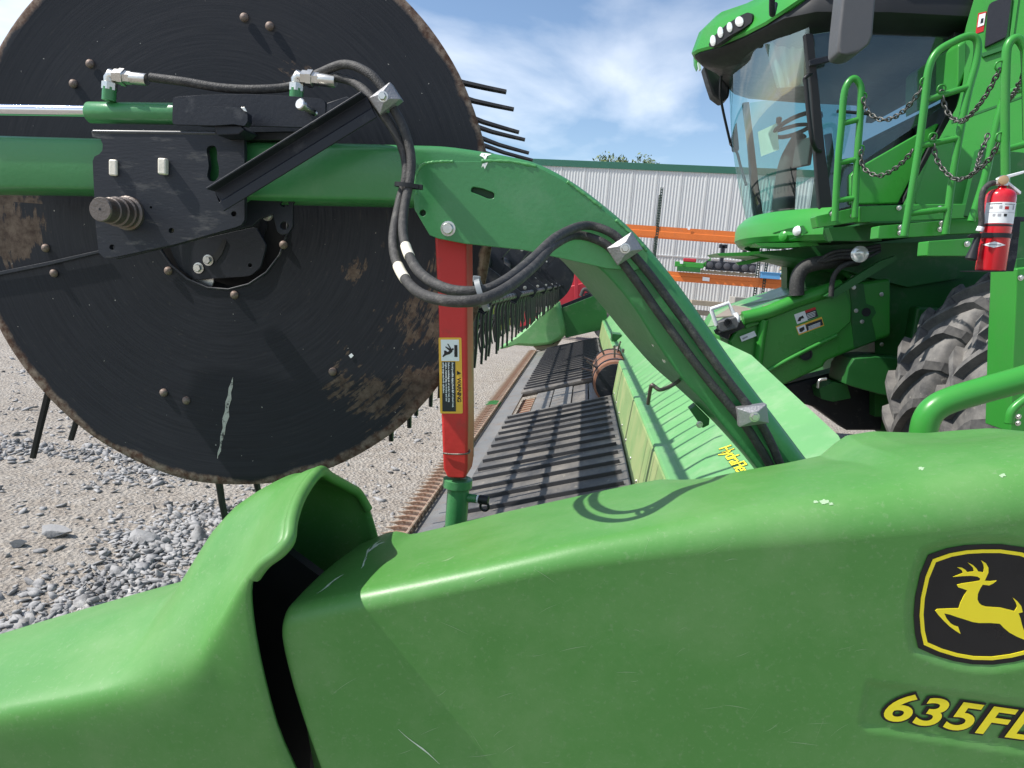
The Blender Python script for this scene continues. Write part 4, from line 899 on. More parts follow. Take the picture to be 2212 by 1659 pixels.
# lettering on the sloping sheet beside the arm
def hydra():
    a = hit(1553, 970, TSB, .003); b = hit(1588, 1016, TSB, .003)
    i = TSB.ray_cast(CAM, ray(1580, 985).normalized())[1]
    if a is None or b is None or i is None: return
    nrm = i if i.dot(CAM-a) > 0 else -i; xd = (b-a).normalized(); yd = nrm.cross(xd).normalized()
    for nm, off, mt, lf in (('sheet_lettering_outline', .0035, mk('lettering_dark_outline', (.02, .05, .03), .5), .002), ('sheet_lettering', .0008, yellow_l, .0035)):  # dark printed outline behind the yellow letters
        wtm = text_mesh('HydraFle', .048, space=.85); kx = 1.12*(b-a).length/max(v.co.x for v in wtm.vertices); to = text(nm, 'HydraFlex', a+nrm*lf, xd*kx*.8, yd, mt, TSO, size=.060, off=off*.6, space=.85, shear=.15)
        for v_ in to.data.vertices:
            r_ = (v_.co-CAM).normalized(); h_ = TSB.ray_cast(CAM, r_)[0]
            if h_ is not None: v_.co = h_-r_*lf*1.5
hydra()
# far end: end sheet, divider and lamp bar
plate('end_sheet', [(1197, 672), (1290, 636), (1308, 632), (1312, 700), (1300, 712), (1222, 730), (1212, 700)], 11.95, .03, deep_g, HD, bev=.005)
def far_div():
    prof = [(1078, 752), (1087, 744), (1110, 730), (1140, 705), (1160, 684), (1180, 664), (1200, 650), (1209, 652), (1214, 672), (1220, 700), (1223, 722), (1214, 732), (1190, 744), (1150, 748), (1112, 746), (1096, 751), (1084, 754)]
    c = (1165, 715); V = []; n = len(prof)
    for k, (y, s) in enumerate([(11.86, .80), (11.88, .93), (11.95, 1.0), (12.2, 1.0), (12.3, .9)]):
        for u, v in prof: V.append(P(c[0]+(u-c[0])*s, c[1]+(v-c[1])*s, 11.95)+Vector((0, y-11.95, 0)))
    Fc = [(k*n+i, k*n+(i+1) % n, (k+1)*n+(i+1) % n, (k+1)*n+i) for k in range(4) for i in range(n)]+[tuple(range(n)), tuple(reversed(range(4*n, 5*n)))]
    return fixn(part('far_crop_divider', V, Fc, sheet_g, HD, 50))
far_div()
plate('far_divider_foot', [(1150, 747), (1190, 744), (1214, 733), (1200, 752), (1175, 758), (1160, 757)], 12.0, .2, timber, HD, bev=.02)
plate('far_frame_rail', [(1200, 664), (1275, 633), (1278, 640), (1202, 674)], 12.3, .05, black_p, HD)

# =================================================================== COMBINE HARVESTER
CO = thing('combine_harvester', (3.2, 6.6, 0), 'large green combine harvester with glass cab and dual front tyres behind the header', 'combine')
YCM = 6.6
# ---- cab
def cab_arc(xn, xc, z, y0=5.6, n=12, out=0):
    pts = []
    for i in range(n+1):
        t = i/n*2-1; y = YCM+t*(YCM-y0); x = lerp(xc, xn, abs(t)**2.2); pts.append(Vector((x, y, z)))
    if out:
        o = []
        for i, p in enumerate(pts):
            a = pts[max(0, i-1)]; b = pts[min(n, i+1)]; d = (b-a).normalized(); o.append(p+Vector((-d.y, d.x, 0)).normalized()*(out))
        pts = o
    return pts
GB0, GB1 = (1.735, 1.40), (1.421, 1.09)
def screen():
    V = []; rows = 8; n = 16
    for k in range(rows+1):
        t = k/rows; bow = -.05*math.sin(math.pi*t)
        V += cab_arc(lerp(GB0[0], GB1[0], t)+bow*.4, lerp(GB0[1], GB1[1], t)+bow, lerp(H+.655, H+1.93, t), n=n)
    Fc = [(k*(n+1)+j, k*(n+1)+j+1, (k+1)*(n+1)+j+1, (k+1)*(n+1)+j) for k in range(rows) for j in range(n)]
    return part('windscreen', V, Fc, glass_f, CO, 180)
screen()
SW = [(1757, 74), (1850, 60), (1960, 42), (2052, 22), (2064, 100), (2060, 150), (2040, 226), (1960, 285), (1850, 357), (1838, 372), (1836, 445), (1800, 455), (1795, 440), (1775, 270)]
plate('side_window', SW, 5.6, .006, glass_s, CO, bev=0)
M_far = [(P(u, v, 5.6).x, P(u, v, 5.6).z) for u, v in SW]
V, Fc = prism([(a, 7.6, b) for a, b in M_far], (0, .006, 0)); fixn(part('far_side_window', V, Fc, glass_f, CO))
plate('cab_pillar', [(1738, 72), (1756, 70), (1770, 200), (1782, 320), (1800, 455), (1790, 458), (1770, 460), (1760, 330), (1752, 200)], 5.57, .06, black_r, CO, bev=.01)
pf = [P(u, v, 5.57) for u, v in [(1738, 72), (1756, 70), (1770, 200), (1782, 320), (1800, 455), (1790, 458), (1770, 460), (1760, 330), (1752, 200)]]
V, Fc = prism([(p.x, 7.58, p.z) for p in pf], (0, .06, 0)); fixn(part('cab_pillar', V, Fc, interior, CO))
plate('cab_rear_pillar', [(2050, 18), (2072, 14), (2084, 60), (2078, 230), (2040, 300), (1975, 420), (1950, 440), (1952, 425), (2040, 250), (2060, 150), (2064, 90)], 5.55, .12, black_r, CO, bev=.012)
tube('door_grab_bar', [P(1742, 185, 5.5), P(1738, 172, 5.45), P(1745, 163, 5.45), P(1752, 160, 5.5)], .014, black_r, CO, 8)
tube('door_grab_bar', [P(1740, 172, 5.42), P(1745, 230, 5.42), P(1752, 290, 5.42), P(1757, 312, 5.44), P(1764, 324, 5.5), P(1772, 326, 5.55)], .016, black_r, CO, 8)
plate('door_hinge', [(1748, 130), (1760, 126), (1788, 120), (1795, 124), (1793, 133), (1764, 140), (1750, 142)], 5.53, .03, black_p, CO, bev=.006)
plate('door_panel', [(1838, 377), (1848, 366), (2021, 267), (2030, 266), (1941, 440), (1838, 442)], 5.56, .05, comb_g, CO, bev=.012)
tube('window_wiper', [P(1808, 240, 5.55), P(1855, 244, 5.55), P(1880, 246, 5.55)], .012, black_r, CO, 8)
# cab shell: floor, back wall, ceiling
box('cab_floor', (2.15, YCM, H+.60), (1.0, 1.96, .08), interior, CO); box('cab_back_wall', (2.60, YCM, H+1.05), (.06, 1.9, 1.0), interior, CO)
box('cab_header_panel', (2.60, YCM, H+1.9), (.06, 1.9, .35), interior, CO)
# roof
RO = [(2.75, 5.42), (1.9, 5.40), (1.42, 5.45), (1.24, 5.6), (1.16, 5.8), (1.06, 6.05), (.92, 6.32), (.77, 6.50), (.74, 6.6)]
ROF = RO+[(x, 2*YCM-y) for x, y in RO[::-1][1:]]
def slab(name, prof, mat, parent, lift=0, lmax=9):
    V = []; n = len(ROF); c = Vector((1.9, YCM, 0))
    for z, k, dx_ in prof:
        for x, y in ROF: V.append((c.x+(x-c.x)*k+dx_, c.y+(y-c.y)*k, z+(lift*sstep(1.15, 1.6, x) if z < lmax else 0)))
    m = len(prof); Fc = [(k*n+i, k*n+(i+1) % n, (k+1)*n+(i+1) % n, (k+1)*n+i) for k in range(m-1) for i in range(n)]+[tuple(range(n)), tuple(reversed(range((m-1)*n, m*n)))]
    return fixn(part(name, V, Fc, mat, parent, 40))
slab('roof_liner', [(H+1.88, .80, .03), (H+1.92, .93, .0), (H+1.97, .985, 0), (H+2.06, .99, 0), (H+2.20, .95, .06)], black_r, CO)
ROOF = slab('cab_roof', [(H+1.98, 1.0, 0), (H+2.0, 1.012, 0), (H+2.17, 1.0, .03), (H+2.31, .95, .10), (H+2.38, .85, .16)], comb_g, CO, .20, H+2.1)
RB_ = bvh_of(ROOF)
lampin = [(1530, 96), (1545, 75), (1570, 52), (1600, 33), (1616, 26), (1625, 33), (1624, 48), (1604, 62), (1575, 78), (1550, 96), (1534, 103)]
LN = Vector((-.74, -.66, -.12)).normalized(); LP = min((hit(u, v, RB_, .01) for u, v in lampin if hit(u, v, RB_)), key=lambda p: -(p-CAM).dot(LN))+LN*.01
link(bpy.data.objects.new('light_recess', poly_mesh('light_recess', rnd(lampin, 4, 2), [], lambda u, v: PN(u, v, LP, LN), -LN*.06, black_r)), ROOF)
for u, v, ru, rv in [(1541, 88, 6, 12), (1557, 70, 6, 12), (1577, 59, 6, 11), (1598, 47, 9, 11)]:
    c_ = PN(u, v, LP, LN); V, Fc = lathe_data((0, 0, 0), LN, [(0, 1), (.006, 1.0), (.010, .86), (.014, .3)], 18); e_ = PN(u+1, v, LP, LN)-c_; f_ = PN(u, v+1, LP, LN)-c_
    V = [c_+e_*(ru*math.cos(2*math.pi*j/18)*k)+f_*(rv*math.sin(2*math.pi*j/18)*k)+LN*t for t, k in ((0, 1), (.008, 1), (.011, .8), (.013, .3)) for j in range(18)]
    fixn(part('work_light', V, Fc, glow_l, ROOF, 30))
plate('roof_corner_lamp', [(1501, 112), (1508, 106), (1516, 108), (1514, 128), (1508, 150), (1502, 135)], 7.2, .12, comb_g, CO, bev=.02)
plate('corner_lamp_lens', [(1507, 134), (1512, 130), (1515, 150), (1510, 152)], 7.15, .04, glow_l, CO, bev=.004)
plate('roof_underside_bracket', [(1520, 140), (1560, 145), (1580, 165), (1575, 210), (1560, 220), (1540, 205), (1530, 175)], 7.3, .2, black_r, CO, bev=.02)
tube('wiper_arm', [P(1563, 125, 6.9), P(1556, 190, 6.95), P(1560, 230, 7.0), P(1578, 310, 7.1)], .012, black_r, CO, 8)
plate('far_mirror', [(1580, 300), (1586, 280), (1592, 262), (1596, 300), (1598, 325), (1584, 328)], 7.7, .08, black_r, CO, bev=.02)
tube('far_mirror_arm', [P(1577, 310, 7.5), P(1592, 330, 7.6), P(1600, 360, 7.6), P(1612, 400, 7.5)], .013, black_r, CO, 8)
MR = plate('wing_mirror', [(1826, -60), (1812, 70), (1810, 105), (1813, 116), (1836, 120), (1852, 115), (1878, 95), (1886, 75), (1897, -60)], 4.9, .20, mirror_m, CO, bev=.04, seg=4)
tube('mirror_arm', [P(1668, -20, 5.1), P(1668, 30, 5.2), P(1674, 10, 5.3)], .02, black_p, CO, 8)
# cab nose under the windscreen
def nose():
    V = []; prof = [(.645, .0), (.66, .03), (.60, .085), (.55, .10), (.46, .095), (.42, .06), (.41, .0)]; n = 16
    for dz, o in prof: V += cab_arc(GB0[0]+.02, GB0[1]+.02, H+dz, n=n, y0=5.5, out=o)
    m = len(prof); Fc = [(k*(n+1)+j, k*(n+1)+j+1, (k+1)*(n+1)+j+1, (k+1)*(n+1)+j) for k in range(m-1) for j in range(n)]
    Fc += [tuple(k*(n+1) for k in range(m)), tuple(k*(n+1)+n for k in range(m))]
    return fixn(part('cab_nose', V, Fc, comb_g, CO, 32))
NO = nose(); NOB = bvh_of(NO)
nrp = [(1660, 526), (1670, 503), (1700, 494), (1735, 487), (1744, 500), (1730, 512), (1700, 520)]
if all(hit(*p, NOB) is not None for p in nrp): drape('nose_recess', nrp, NOB, deep_g, NO, .012)
for u, v, r, mt in [(1723, 499, .042, glow_l), (1693, 510, .045, comb_g)]:
    p = hit(u, v, NOB, .006)
    if p is not None: lathe('nose_lamp', p, (-.8, -.6, 0), [(-.02, r*.85), (.012, r*.85), (.014, r*.75), (.02, r*.6), (.024, r*.2)], mt, NO, 20)
plate('front_step', [(1548, 547), (1600, 545), (1690, 540), (1700, 548), (1640, 553), (1555, 553)], 6.3, .5, comb_g, CO); plate('front_step', [(1632, 526), (1705, 525), (1760, 520), (1770, 530), (1700, 535), (1640, 531)], 5.7, .3, comb_g, CO)
plate('step_bracket', [(1590, 567), (1650, 555), (1665, 558), (1620, 570), (1596, 573)], 6.4, .06, comb_g, CO)
# inside the cab: steering wheel, column, seat, monitor, paper on the glass
tube('steering_column', [P(1690, 470, 6.4), P(1696, 400, 6.4), P(1703, 350, 6.4), P(1720, 310, 6.4), P(1730, 290, 6.4)], [.10-.002*i for i in range(25)], interior, CO, 10, 6)
sc0 = P(1722, 270, 6.4); ring('steering_wheel', sc0, (-.35, .25, .9), .19, .018, black_r, CO); tube('steering_spoke', [sc0+Vector((-.17, 0, -.06)), sc0, sc0+Vector((.12, .1, .03))], .016, black_r, CO, 8, 2)
lathe('wheel_knob', sc0+Vector((-.13, .1, .02)), (0, 0, 1), [(0, .02), (.05, .025), (.06, .01)], black_r, CO, 10)
box('console', P(1830, 420, 6.1), (.5, .25, .45), interior, CO, .05); tube('control_lever', [P(1795, 360, 6.0), P(1792, 320, 6.0), P(1788, 290, 6.0)], .03, black_r, CO, 8)
V, Fc = boxd((2.28, YCM, H+.82), (.5, .5, .14)); V2, F2 = boxd((2.46, YCM, H+1.15), (.12, .48, .62), Matrix.Rotation(R(10), 4, 'Y')); V, Fc = join((V, Fc), (V2, F2)); part('operator_seat', V, Fc, seat_m, CO, 35, .04, 3)
box('monitor', P(1735, 330, 6.2), (.04, .20, .22), interior, CO, .01, Matrix.Rotation(R(20), 4, 'Z'))
quad('window_notice', [P(1637, 285, 6.5)+Vector((-.0, 0, 0)), P(1678, 266, 6.35), P(1683, 323, 6.35), P(1644, 338, 6.5)], mk('pale_paper', (.62, .72, .62), .8), CO, .0005)
tube('ceiling_cable', [P(1672, 185, 6.2), P(1680, 200, 6.2), P(1690, 210, 6.2)], .015, black_r, CO, 8)
clothm = mk('window_blind', (.42, .45, .42), .8, var=.15, scale=8, stretch=(1, 10, .5))
V = []; n = 10
for k in range(5):
    t = k/4
    for j in range(n+1): q = j/n; V.append(P(lerp(1652, 1736, q)+lerp(0, 26, t)*(1-q), lerp(lerp(96, 70, q), lerp(190, 186, q), t), 5.95+.03*math.sin(q*24)))
Fc = [(k*(n+1)+j, k*(n+1)+j+1, (k+1)*(n+1)+j+1, (k+1)*(n+1)+j) for k in range(4) for j in range(n)]
part('sun_blind', V, Fc, clothm, CO, 180)
# ---- body
BPN, BPP = Vector((-.38, -1, .18)).normalized(), P(2086, 300, 5.2)
def slant(name, pts, lift, th, mat, bev):
    m = poly_mesh(name, pts, [], lambda u, v: PN(u, v, BPP, BPN)+BPN*lift, -BPN*th, mat, 180 if bev else 35)
    o = link(bpy.data.objects.new(name, m), CO)
    if bev: bevel(o, bev, 3, 50)
    return o
slant('body_side_panel', rnd([(2086, 60), (2112, -30), (2400, -60), (2400, 500), (1948, 446), (1990, 370), (2070, 225), (2082, 170)], 10), 0, .22, comb_g, .05)
plate('body_hood', [(2070, 95), (2088, 80), (2088, 160), (2068, 200)], 5.3, .8, comb_g, CO, bev=.02)
slant('panel_groove', [(2055, 262), (2215, 205), (2215, 209), (2055, 267)], .003, .01, deep_g, 0)
slant('body_lower_panel', rnd([(2010, 330), (2100, 300), (2125, 330), (2100, 470), (2060, 478), (1975, 440)], 12), .012, .03, comb_g, .010)
slant('panel_rib', [(2188, -10), (2201, -10), (2187, 90), (2178, 92)], .012, .03, comb_g, .010)
VS = slant('side_screen', rnd([(2133, 18), (2140, 10), (2184, -6), (2172, 84), (2126, 106)], 4), .03, .05, vent_m, .01)
slant('screen_sill', [(2118, 118), (2172, 100), (2175, 108), (2122, 126)], .02, .03, deep_g, .004)
slant('safety_decal', [(2113, 29), (2131, 25), (2124, 68), (2107, 74)], .004, .004, safety_red, 0); slant('decal_panel', [(2115, 33), (2129, 29), (2125, 55), (2111, 60)], .007, .003, white_m, 0)
slant('decal_figure', [(2119, 42), (2124, 40), (2123, 50), (2117, 52)], .009, .002, logo_k, 0)
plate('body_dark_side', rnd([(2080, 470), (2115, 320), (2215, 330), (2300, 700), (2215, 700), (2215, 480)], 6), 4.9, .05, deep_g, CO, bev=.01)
# walkway beams and rails
RAIL = .021
for nm, pts, Y in [('walkway_beam', [(1761, 467), (1858, 446), (1858, 478), (1766, 492)], 4.95), ('walkway_beam', [(1858, 445), (1990, 441), (2094, 440), (2094, 472), (1990, 477), (1858, 480)], 4.9), ('walkway_beam', [(1898, 488), (2046, 476), (2046, 508), (1895, 516)], 4.55), ('walkway_beam', [(2052, 474), (2150, 470), (2150, 502), (2048, 506)], 4.5), ('walkway_beam', [(2004, 521), (2140, 512), (2120, 553), (2001, 553)], 4.2)]:
    plate(nm, pts, Y, .12, comb_g, CO, bev=.008)
plate('walkway_floor', [(1880, 482), (2150, 478), (2150, 474), (1880, 478)], 4.9, .6, deep_g, CO, bev=0)
plate('walkway_skirt', [(1790, 492), (1900, 484), (1905, 520), (1800, 520)], 5.2, .1, deep_g, CO)
def rail(pts, Y, rungs=()):
    o = tube('guard_rail', [P(u, v, Y) for u, v in pts], RAIL, comb_g, CO, 12, 5, 80)
    for a, b in rungs: tube('rung', [P(*a, Y), P(*b, Y)], RAIL*.85, comb_g, o, 10, 1, 80)
    return o
rail([(1803, 478), (1810, 353), (1818, 267), (1823, 205), (1833, 178), (1847, 170), (1859, 187), (1859, 215), (1857, 267), (1851, 350), (1846, 470)], 4.85, [((1818, 267), (1856, 258)), ((1810, 352), (1851, 344)), ((1806, 433), (1848, 428))])
rail([(1953, 510), (1965, 440), (1985, 317), (1998, 217), (2006, 150), (2024, 113), (2061, 90), (2094, 78), (2111, 90), (2109, 133), (2091, 200), (2071, 300), (2055, 400), (2042, 506)], 4.45, [((1996, 217), (2092, 188)), ((1980, 317), (2072, 298)), ((1957, 462), (2042, 452))])
rail([(2174, 520), (2172, 377), (2171, 233), (2173, 133), (2178, 97), (2195, 83), (2211, 100), (2216, 133), (2220, 300)], 3.9, [])
rail([(2098, 478), (2128, 383), (2142, 317), (2160, 240), (2176, 205), (2215, 190)], 4.35, [((2141, 330), (2230, 308)), ((2128, 383), (2128, 384)), ((2103, 468), (2215, 468))])
bolt_c = hexbolt_mesh('bolt', .012, .010, steel)
for u, v, Y in [(1797, 462, 4.94), (1844, 456, 4.94), (1842, 466, 4.94), (1945, 491, 4.54), (1944, 503, 4.54), (2034, 482, 4.54), (2031, 495, 4.54), (2089, 527, 4.19), (1942, 449, 4.89), (2030, 450, 4.89)]: inst('bolt', bolt_c, CO, at(P(u, v, Y)))
def chain(pts):
    pts = catmull([P(*p) for p in pts], 30); L_ = .036; V = []; Fc = []; acc = 0; k = 0; last = pts[0]; ds = []
    for i in range(1, len(pts)):
        acc += (pts[i]-pts[i-1]).length
        if acc >= L_*.78:
            c = (pts[i]+last)*.5; t = (pts[i]-last).normalized(); n = Vector((0, 1, 0)) if k % 2 else t.cross(Vector((0, 1, 0))).normalized()
            n = (n-t*n.dot(t)).normalized(); loop = []
            for j in range(13):
                q = 2*math.pi*j/12; loop.append(c+t*(L_*.58*math.cos(q))+n*(.0125*math.sin(q)))
            ds.append(sweep(loop, .0045, 5, False)); acc = 0; last = pts[i]; k += 1
    V, Fc = join(*ds); part('safety_chain', V, Fc, chain_m, CO, 80)
chain([(1865, 212, 4.82), (1868, 228, 4.82), (1880, 246, 4.8), (1900, 258, 4.75), (1922, 257, 4.7), (1948, 243, 4.6), (1975, 214, 4.5), (1997, 180, 4.45)])
chain([(1860, 325, 4.82), (1864, 360, 4.82), (1888, 378, 4.75), (1908, 378, 4.7), (1935, 363, 4.6), (1960, 340, 4.5), (1976, 316, 4.45)])
chain([(2034, 196, 4.44), (2041, 230, 4.44), (2055, 253, 4.4), (2075, 262, 4.3), (2095, 250, 4.2), (2125, 213, 4.05), (2148, 173, 3.95), (2161, 145, 3.9)])
chain([(2016, 300, 4.44), (2021, 337, 4.44), (2035, 363, 4.4), (2061, 386, 4.3), (2085, 385, 4.2), (2108, 370, 4.1), (2138, 343, 4.0), (2161, 300, 3.92)])
chain([(2135, 290, 4.3), (2118, 335, 4.25), (2108, 370, 4.1)]); chain([(2215, 150, 3.9), (2200, 185, 4.0), (2182, 215, 4.3)])
for u, v, Y in [(1864, 208, 4.84), (1859, 322, 4.84), (2034, 192, 4.43), (2015, 296, 4.43), (1997, 176, 4.45), (2160, 142, 3.9), (2161, 296, 3.9)]: ring('chain_eye', P(u, v, Y), (0, 1, .2), .022, .005, comb_g, CO)
# ---- feeder house
FHY = 5.85
def FZ(x, y): return (1536+x/5.042, 548.6+y/5.042)
plate('feeder_house', [FZ(*p) for p in [(300, 770), (360, 700), (880, 520), (1100, 450), (1400, 352), (1700, 300), (1960, 262), (1960, 900), (1790, 960), (1250, 1170), (1230, 1230), (770, 1445), (560, 1420), (300, 1250), (180, 960)]], FHY, 1.5, comb_g, CO, bev=.035, seg=3)
FH2 = plate('feeder_side_cover', [FZ(*p) for p in [(360, 780), (620, 660), (900, 560), (1380, 380), (1470, 400), (1525, 560), (1525, 740), (1380, 870), (1010, 1050), (560, 1290), (520, 1260), (560, 760), (380, 820)]], FHY-.03, .03, comb_g, CO, bev=.010, seg=3)
V = [P(*FZ(a, b), FHY-.035) for a, b in [(345, 700), (600, 640), (880, 530), (1100, 455), (1420, 350)]]; tube('cover_top_roll', V, .055, comb_g, CO, 10, 5, 80)
tube('cover_rib', [P(*FZ(580, 720), FHY-.04), P(*FZ(550, 900), FHY-.04), P(*FZ(500, 1290), FHY-.04)], .035, comb_g, CO, 10, 4, 80)
tube('cover_fold', [P(*FZ(560, 1305), FHY-.035), P(*FZ(1010, 1060), FHY-.035), P(*FZ(1370, 885), FHY-.035)], .018, comb_g, CO, 8, 3, 80)
lathe('inspection_plug', P(*FZ(1032, 1092), FHY-.032), (0, -1, 0), [(0, .05), (.010, .05), (.010, .038), (.002, .036)], black_r, CO, 20)
lathe('pivot_hole', P(*FZ(1688, 634), FHY-.004), (0, -1, 0), [(0, .035), (.006, .034)], black_r, CO, 18)
plate('pivot_plate', [FZ(*p) for p in [(1500, 330), (1660, 320), (1690, 540), (1770, 570), (1800, 640), (1750, 710), (1800, 940), (1560, 1030), (1530, 750), (1530, 560)]], FHY-.006, .01, deep_g, CO, bev=.003)
for x, y in [(1555, 365), (1580, 618), (1645, 737), (1860, 985), (1545, 258), (1670, 238), (1858, 440)]: inst('bolt', bolt_c, CO, at(P(*FZ(x, y), FHY-.012)))
# feeder top deck details
tp = lambda a, b, Y: P(*FZ(a, b), Y)
quad('feeder_top_mat', [tp(30, 700, 6.1), tp(250, 570, 6.6), tp(470, 610, 6.3), tp(300, 680, 6.05)], mk('worn_grip_mat', (.26, .22, .19), .9, var=.2), CO, .01)
quad('feeder_top_mat', [tp(560, 580, 6.1), tp(760, 520, 6.2), tp(820, 525, 6.0), tp(620, 585, 5.95)], MATS['worn_grip_mat'], CO, .01)
quad('feeder_top', [tp(40, 640, 7.0), tp(420, 480, 7.3), tp(700, 400, 7.3), tp(930, 330, 7.3), tp(1420, 340, 5.9), tp(880, 540, 5.9), tp(360, 720, 5.9), tp(-40, 800, 5.9)], mk('pale_feeder_top', (.20, .33, .17), .6, var=.2, scale=4), CO, .005)
tube('lever_frame', [tp(60, 780, 5.75), tp(5, 620, 5.75), tp(0, 600, 5.75), tp(190, 535, 5.75), tp(250, 660, 5.75)], .016, white_m, CO, 8, 1)
tube('lever_frame', [tp(265, 650, 5.74), tp(290, 700, 5.72), tp(285, 740, 5.72)], .02, white_m, CO, 8)
plate('multicoupler', [FZ(*p) for p in [(80, 740), (270, 680), (310, 760), (290, 810), (120, 855), (85, 820)]], 5.70, .12, mk('grey_casting', (.14, .14, .14), .6, .3, var=.3, scale=30, bump=.2), CO, bev=.01)
lathe('coupler_port', tp(180, 745, 5.70), (0, -1, 0), [(0, .03), (.02, .03), (.02, .018), (.005, .016)], black_r, CO, 14)
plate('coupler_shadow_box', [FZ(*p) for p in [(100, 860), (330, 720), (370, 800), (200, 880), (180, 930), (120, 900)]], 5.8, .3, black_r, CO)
# decals on the feeder
def decal(name, pts, mat, lift): return plate(name, [FZ(*p) for p in pts], FHY-.032-lift, .002, mat, CO, bev=0)
decal('danger_decal', [(905, 660), (1135, 577), (1168, 680), (938, 765)], white_m, 0); decal('danger_decal_text', [(1022, 618), (1135, 577), (1168, 680), (1055, 720)], navy, .002); decal('danger_decal_banner', [(1022, 618), (1135, 577), (1143, 603), (1031, 643)], safety_red, .004)
decal('danger_figure', [(960, 690), (1000, 670), (1015, 700), (985, 705), (975, 730), (940, 735)], logo_k, .003)
decal('warning_decal', [(922, 790), (1205, 685), (1232, 780), (955, 885)], amber, 0); decal('warning_decal_text', [(1030, 770), (1205, 708), (1222, 770), (1045, 838)], navy, .003); decal('warning_decal_panel', [(932, 800), (1022, 768), (1045, 838), (958, 870)], white_m, .002)
decal('warning_figure', [(960, 815), (1010, 790), (1020, 820), (990, 850), (965, 850)], logo_k, .004)
decal('label_plate', [(312, 900), (470, 838), (497, 892), (335, 956)], white_m, .0); decal('label_marks', [(340, 915), (395, 893), (402, 905), (345, 935)], mk('label_ink', (.35, .35, .38), .6), .002)
for k in range(4):
    for nm, (x0, y0, x1, y1) in (('decal_text_line', (1045, 655+k*16, 1135, 622+k*16)), ('decal_text_line', (1060, 790+k*12, 1190, 742+k*12))):
        decal(nm, [(x0, y0), (x1, y1), (x1+1, y1+6), (x0+1, y0+6)], white_m, .005)
# ---- underside: dark frames, added shade plates, axle, hoses, lamp
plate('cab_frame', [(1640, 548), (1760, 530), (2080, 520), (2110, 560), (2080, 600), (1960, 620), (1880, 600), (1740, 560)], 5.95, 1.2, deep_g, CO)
plate('under_cab_shade_plate', [(1700, 545), (1760, 520), (1850, 505), (1990, 492), (2140, 488), (2140, 800), (1900, 800), (1890, 640), (1700, 640)], 7.0, .2, deep_g, CO)  # added dark plate closing the gap so the underside stays dark
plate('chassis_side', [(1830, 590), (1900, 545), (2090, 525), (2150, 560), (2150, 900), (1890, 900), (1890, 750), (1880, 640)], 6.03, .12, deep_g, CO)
plate('chassis_strut', [(1780, 640), (1900, 565), (1935, 552), (1940, 560), (1800, 645)], 5.7, .06, deep_g, CO)
plate('final_drive', [(1832, 795), (1845, 775), (1893, 770), (1960, 775), (1960, 862), (1900, 852), (1840, 835), (1826, 830)], 5.75, .4, deep_g, CO, bev=.008)
tube('front_axle', [Vector((2.75, 5.6, .75)), Vector((2.75, 7.8, .75))], .10, deep_g, CO, 16, 1)
box('header_shadow_box', (1.02, 3.7, .66), (.40, 4.2, .55), deep_g, HD, .02)  # unseen box added behind the header to cast shadow on the ground
plate('under_feeder_shade_plate', [(1650, 842), (1760, 815), (1880, 785), (1905, 800), (1910, 930), (1830, 930), (1760, 880), (1700, 862)], 6.2, .25, black_p, CO, bev=.02)  # added black plate standing in for the shade under the feeder
plate('axle_bracket', [(1770, 840), (1800, 825), (1830, 830), (1838, 860), (1800, 868), (1775, 862)], 5.9, .2, deep_g, CO)
box('belly_shade_box', (3.7, 7.3, 1.05), (2.2, 2.8, 1.1), deep_g, CO, .03)  # box added to keep the ground below the combine in shade
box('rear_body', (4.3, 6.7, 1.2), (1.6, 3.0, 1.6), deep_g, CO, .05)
tube('feeder_hose_bundle', [P(1721, 638, 5.75), P(1722, 605, 5.75), P(1735, 580, 5.75), P(1765, 569, 5.75), P(1800, 566, 5.8), P(1850, 560, 5.9)], .055, rubber, CO, 12, 5, 80)
for k in range(3): tube('hydraulic_line', [P(1765+k*6, 566, 5.7), P(1800+k*8, 545+k*6, 5.7), P(1850+k*10, 540+k*8, 5.75), P(1900, 530+k*6, 5.9)], .014, rubber, CO, 8)
tube('hydraulic_line', [P(1795, 640, 5.7), P(1800, 600, 5.7), P(1820, 575, 5.7), P(1860, 560, 5.8)], .02, rubber, CO, 8)
tube('hydraulic_line', [P(1767, 838, 5.6), P(1770, 822, 5.6), P(1785, 818, 5.6)], .012, steel, CO, 8)
p = P(1857, 549, 5.5); lathe('work_lamp', p, (-.5, -1, -.05), [(-.05, .03), (-.02, .055), (.0, .06), (.008, .05), (.014, .02)], glow_l, CO, 20)
plate('feeder_rear_seal', [(1735, 590), (1825, 575), (1825, 635), (1745, 640)], 6.5, .1, deep_g, CO)

